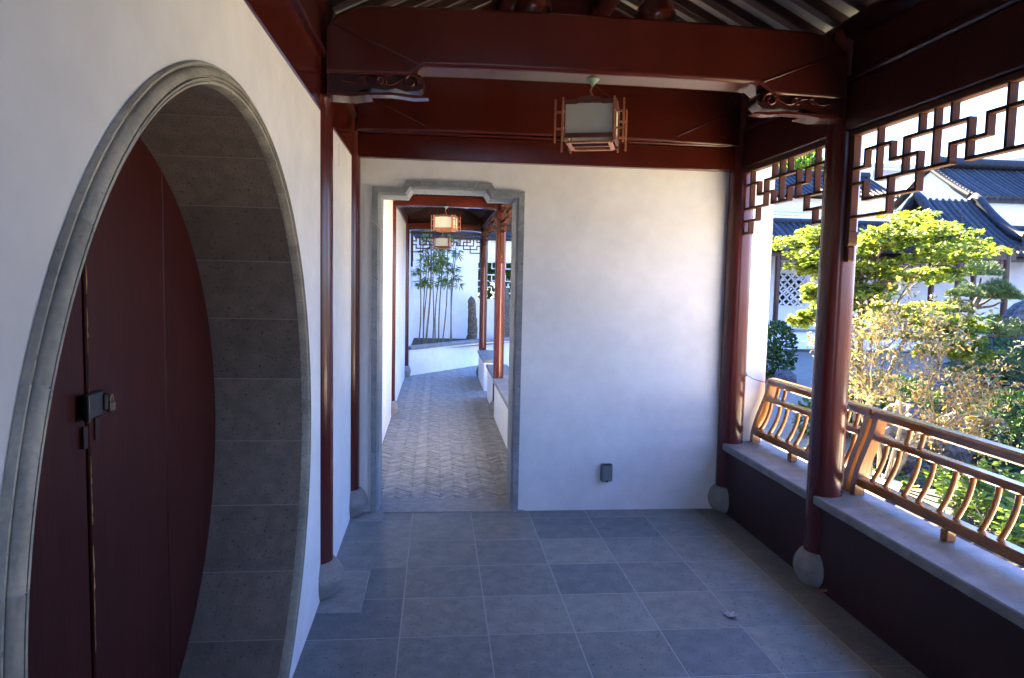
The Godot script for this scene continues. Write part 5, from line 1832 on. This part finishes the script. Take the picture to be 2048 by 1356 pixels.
	var fn := FastNoiseLite.new()
	fn.seed = 77
	fn.frequency = 1.2
	fn.fractal_octaves = 4
	var rows := []
	for i in 31:
		var q := i / 30.0
		var row := PackedVector3Array()
		for k in 36:
			var ph := TAU * k / 36
			var wd := (0.34 + 0.22 * sin(q * 3.4 + 0.3)) * (1.0 if q < 0.8 else sqrt(maxf(0.0, 1.0 - pow((q - 0.8) / 0.2, 2.0))))
			var d := Vector3(cos(ph), 0, sin(ph) * 0.7)
			var r := wd * (1.0 + 0.7 * fn.get_noise_3d(cos(ph) * 1.4, q * 3.2, sin(ph) * 1.4))
			row.append(d * r + Vector3(-0.12 * sin(q * 4.0), q * 1.82, 0))
		row.reverse()
		rows.append(row)
	b = MB.new()
	b.grid(rows, true)
	part(t, "stone", b.mesh(), mats.rock_dark, Vector3(9.75, -0.3, -11.0))
	# --- trees beyond the roofs and behind the yard wall
	for e in [[Vector3(19.4, 6.6, -37.5), Vector3(1.6, 2.2, 1.5), 2600, 0.30, "green tree top far behind the white hall"], [Vector3(0.3, 3.9, -17.6), Vector3(2.4, 2.6, 1.3), 13000, 0.20, "green tree behind the yard wall beyond the bamboo"], [Vector3(2.2, 1.3, -16.6), Vector3(1.5, 1.3, 0.8), 3200, 0.14, "leafy tree seen through the fret window of the yard wall"], [Vector3(3.6, 10.2, -30.0), Vector3(1.9, 3.8, 1.6), 5200, 0.34, "tall tree behind the long hall, first behind the end wall"], [Vector3(6.3, 10.4, -30.4), Vector3(2.0, 3.9, 1.6), 5600, 0.34, "tall tree behind the long hall, second behind the end wall"], [Vector3(9.0, 10.2, -30.0), Vector3(2.0, 3.8, 1.6), 5600, 0.34, "tall tree behind the long hall, third behind the end wall"], [Vector3(11.4, 9.6, -30.6), Vector3(1.7, 3.4, 1.5), 4600, 0.34, "tall tree behind the long hall, fourth behind the end wall"]]:
		t = thing("background_tree", e[4], "tree", Vector3(e[0].x, -0.2, e[0].z), "trees in the background")
		b = MB.new()
		var bt := limb(b, Vector3(e[0].x, -0.25, e[0].z), e[0], 0.10, 0.05, 0.05, 7, 6)
		for k in 7:
			limb(b, bt[3 + k % 3], e[0] + Vector3(rng.randf_range(-0.7, 0.7) * e[1].x, rng.randf_range(-0.5, 0.7) * e[1].y, rng.randf_range(-0.7, 0.7) * e[1].z), 0.04, 0.01, 0.1, 5, 4)
		part(t, "trunk", b.mesh(), mats.bark)
		leafy_ball(t, e[0], e[1], e[2], e[3], oval_mesh(), mats.leaf_broad, mid, 0.3)

# ---------------------------------------------------------------- small things
func build_small_things() -> void:
	var t := thing("outlet_box", "small grey weatherproof outlet box low on the white end wall", "outlet box", Vector3(1.194, 0.21, ZW + 0.02))
	part(t, "body", boxm(Vector3(0.082, 0.124, 0.036), 0.006), mats.box_grey, Vector3(1.194, 0.279, ZW + 0.0185))
	part(t, "lid", boxm(Vector3(0.074, 0.112, 0.010), 0.004), mats.box_grey, Vector3(1.194, 0.281, ZW + 0.041))
	part(t, "hinge", boxm(Vector3(0.06, 0.010, 0.010), 0.002), mats.iron, Vector3(1.194, 0.340, ZW + 0.042))
	part(t, "latch", boxm(Vector3(0.018, 0.014, 0.012), 0.003), mats.iron, Vector3(1.194, 0.222, ZW + 0.042))
	t = thing("wall_slot", "narrow pale vertical slot strip high on the white wall between the left columns", "wall strip", Vector3(XL, 2.22, -4.15))
	part(t, "strip", boxm(Vector3(0.008, 0.115, 0.018), 0.002), mats.plaster, Vector3(XL + 0.004, 2.278, -4.15))
	part(t, "edge", boxm(Vector3(0.003, 0.125, 0.026), 0.001), mats.plaster_old, Vector3(XL + 0.0016, 2.278, -4.15))
	# wires that tie the railings to the columns
	for e in [[Vector3(2.148, 0.985, -4.79), Vector3(2.335, 0.925, -4.80), "thin wire tying the short railing to the corner column"], [Vector3(2.17, 0.972, -3.58), Vector3(2.345, 0.915, -3.60), "thin wire tying the railings to the free column"]]:
		t = thing("tie_wire", e[2], "wire", e[0], "wires tying the railings")
		var b := MB.new()
		var a: Vector3 = e[0]
		var c: Vector3 = e[1]
		b.tube([a, a.lerp(c, 0.3) - Vector3(0, 0.012, 0), a.lerp(c, 0.65) - Vector3(0, 0.010, 0), c], [0.0028, 0.0028, 0.0028, 0.0028], 6)
		part(t, "strand", b.mesh(), mats.wire)
		b = MB.new()
		var ring := []
		var rr := []
		for k in 13:
			var q := TAU * k / 12
			ring.append(a + Vector3(0.004, cos(q) * 0.011, sin(q) * 0.011))
			rr.append(0.0022)
		b.tube(ring, rr, 5, false)
		part(t, "eyelet", b.mesh(), mats.wire)
		b = MB.new()
		b.box(c, Vector3(0.012, 0.03, 0.05), 0.004)
		part(t, "clip", b.mesh(), mats.wire)
	# fallen leaves
	for e in [[Vector3(1.435, 0.008, -3.225), 0.5, 0.085, Color(0.42, 0.40, 0.38), "curled pale dry leaf lying on the dark floor tiles"], [Vector3(2.012, 0.03, -3.43), 1.8, 0.075, Color(0.30, 0.15, 0.07), "brown dry leaf caught at the drum stone of the free column"], [Vector3(1.10, 0.008, -2.36), 2.4, 0.035, Color(0.10, 0.09, 0.08), "tiny dark leaf scrap on the near floor tiles"]]:
		t = thing("fallen_leaf", e[4], "leaf", e[0], "fallen leaves on the floor")
		var b := MB.new()
		var outline := [Vector2(0, 0), Vector2(0.22, 0.04), Vector2(0.16, 0.22), Vector2(0.42, 0.36), Vector2(0.24, 0.50), Vector2(0.30, 0.76), Vector2(0.10, 0.66), Vector2(0, 1.0)]
		b.col = e[3]
		b.xf = Transform3D(Basis(Vector3.UP, e[1]) * Basis(Vector3.RIGHT, -0.12), Vector3.ZERO).scaled_local(Vector3.ONE * e[2])
		for s in [-1.0, 1.0]:
			for k in outline.size() - 1:
				var p := Vector3(s * outline[k].x, 0.9 * outline[k].x * outline[k].x + 0.25 * absf(outline[k].y - 0.5), outline[k].y - 0.5)
				var q := Vector3(s * outline[k + 1].x, 0.9 * outline[k + 1].x * outline[k + 1].x + 0.25 * absf(outline[k + 1].y - 0.5), outline[k + 1].y - 0.5)
				b.flat([Vector3(0, 0.02, 0), p, q], Vector3(0, -10, 0))
		part(t, "blade", b.mesh(true), mats.leaf_dry, e[0])
		b = MB.new()
		b.col = e[3] * 0.8
		b.xf = Transform3D(Basis(Vector3.UP, e[1]), Vector3.ZERO).scaled_local(Vector3.ONE * e[2])
		b.tube([Vector3(0, 0.1, -0.48), Vector3(0.05, 0.05, -0.7), Vector3(0.16, 0.03, -0.85)], [0.018, 0.015, 0.012], 5)
		part(t, "stalk", b.mesh(true), mats.leaf_dry, e[0])
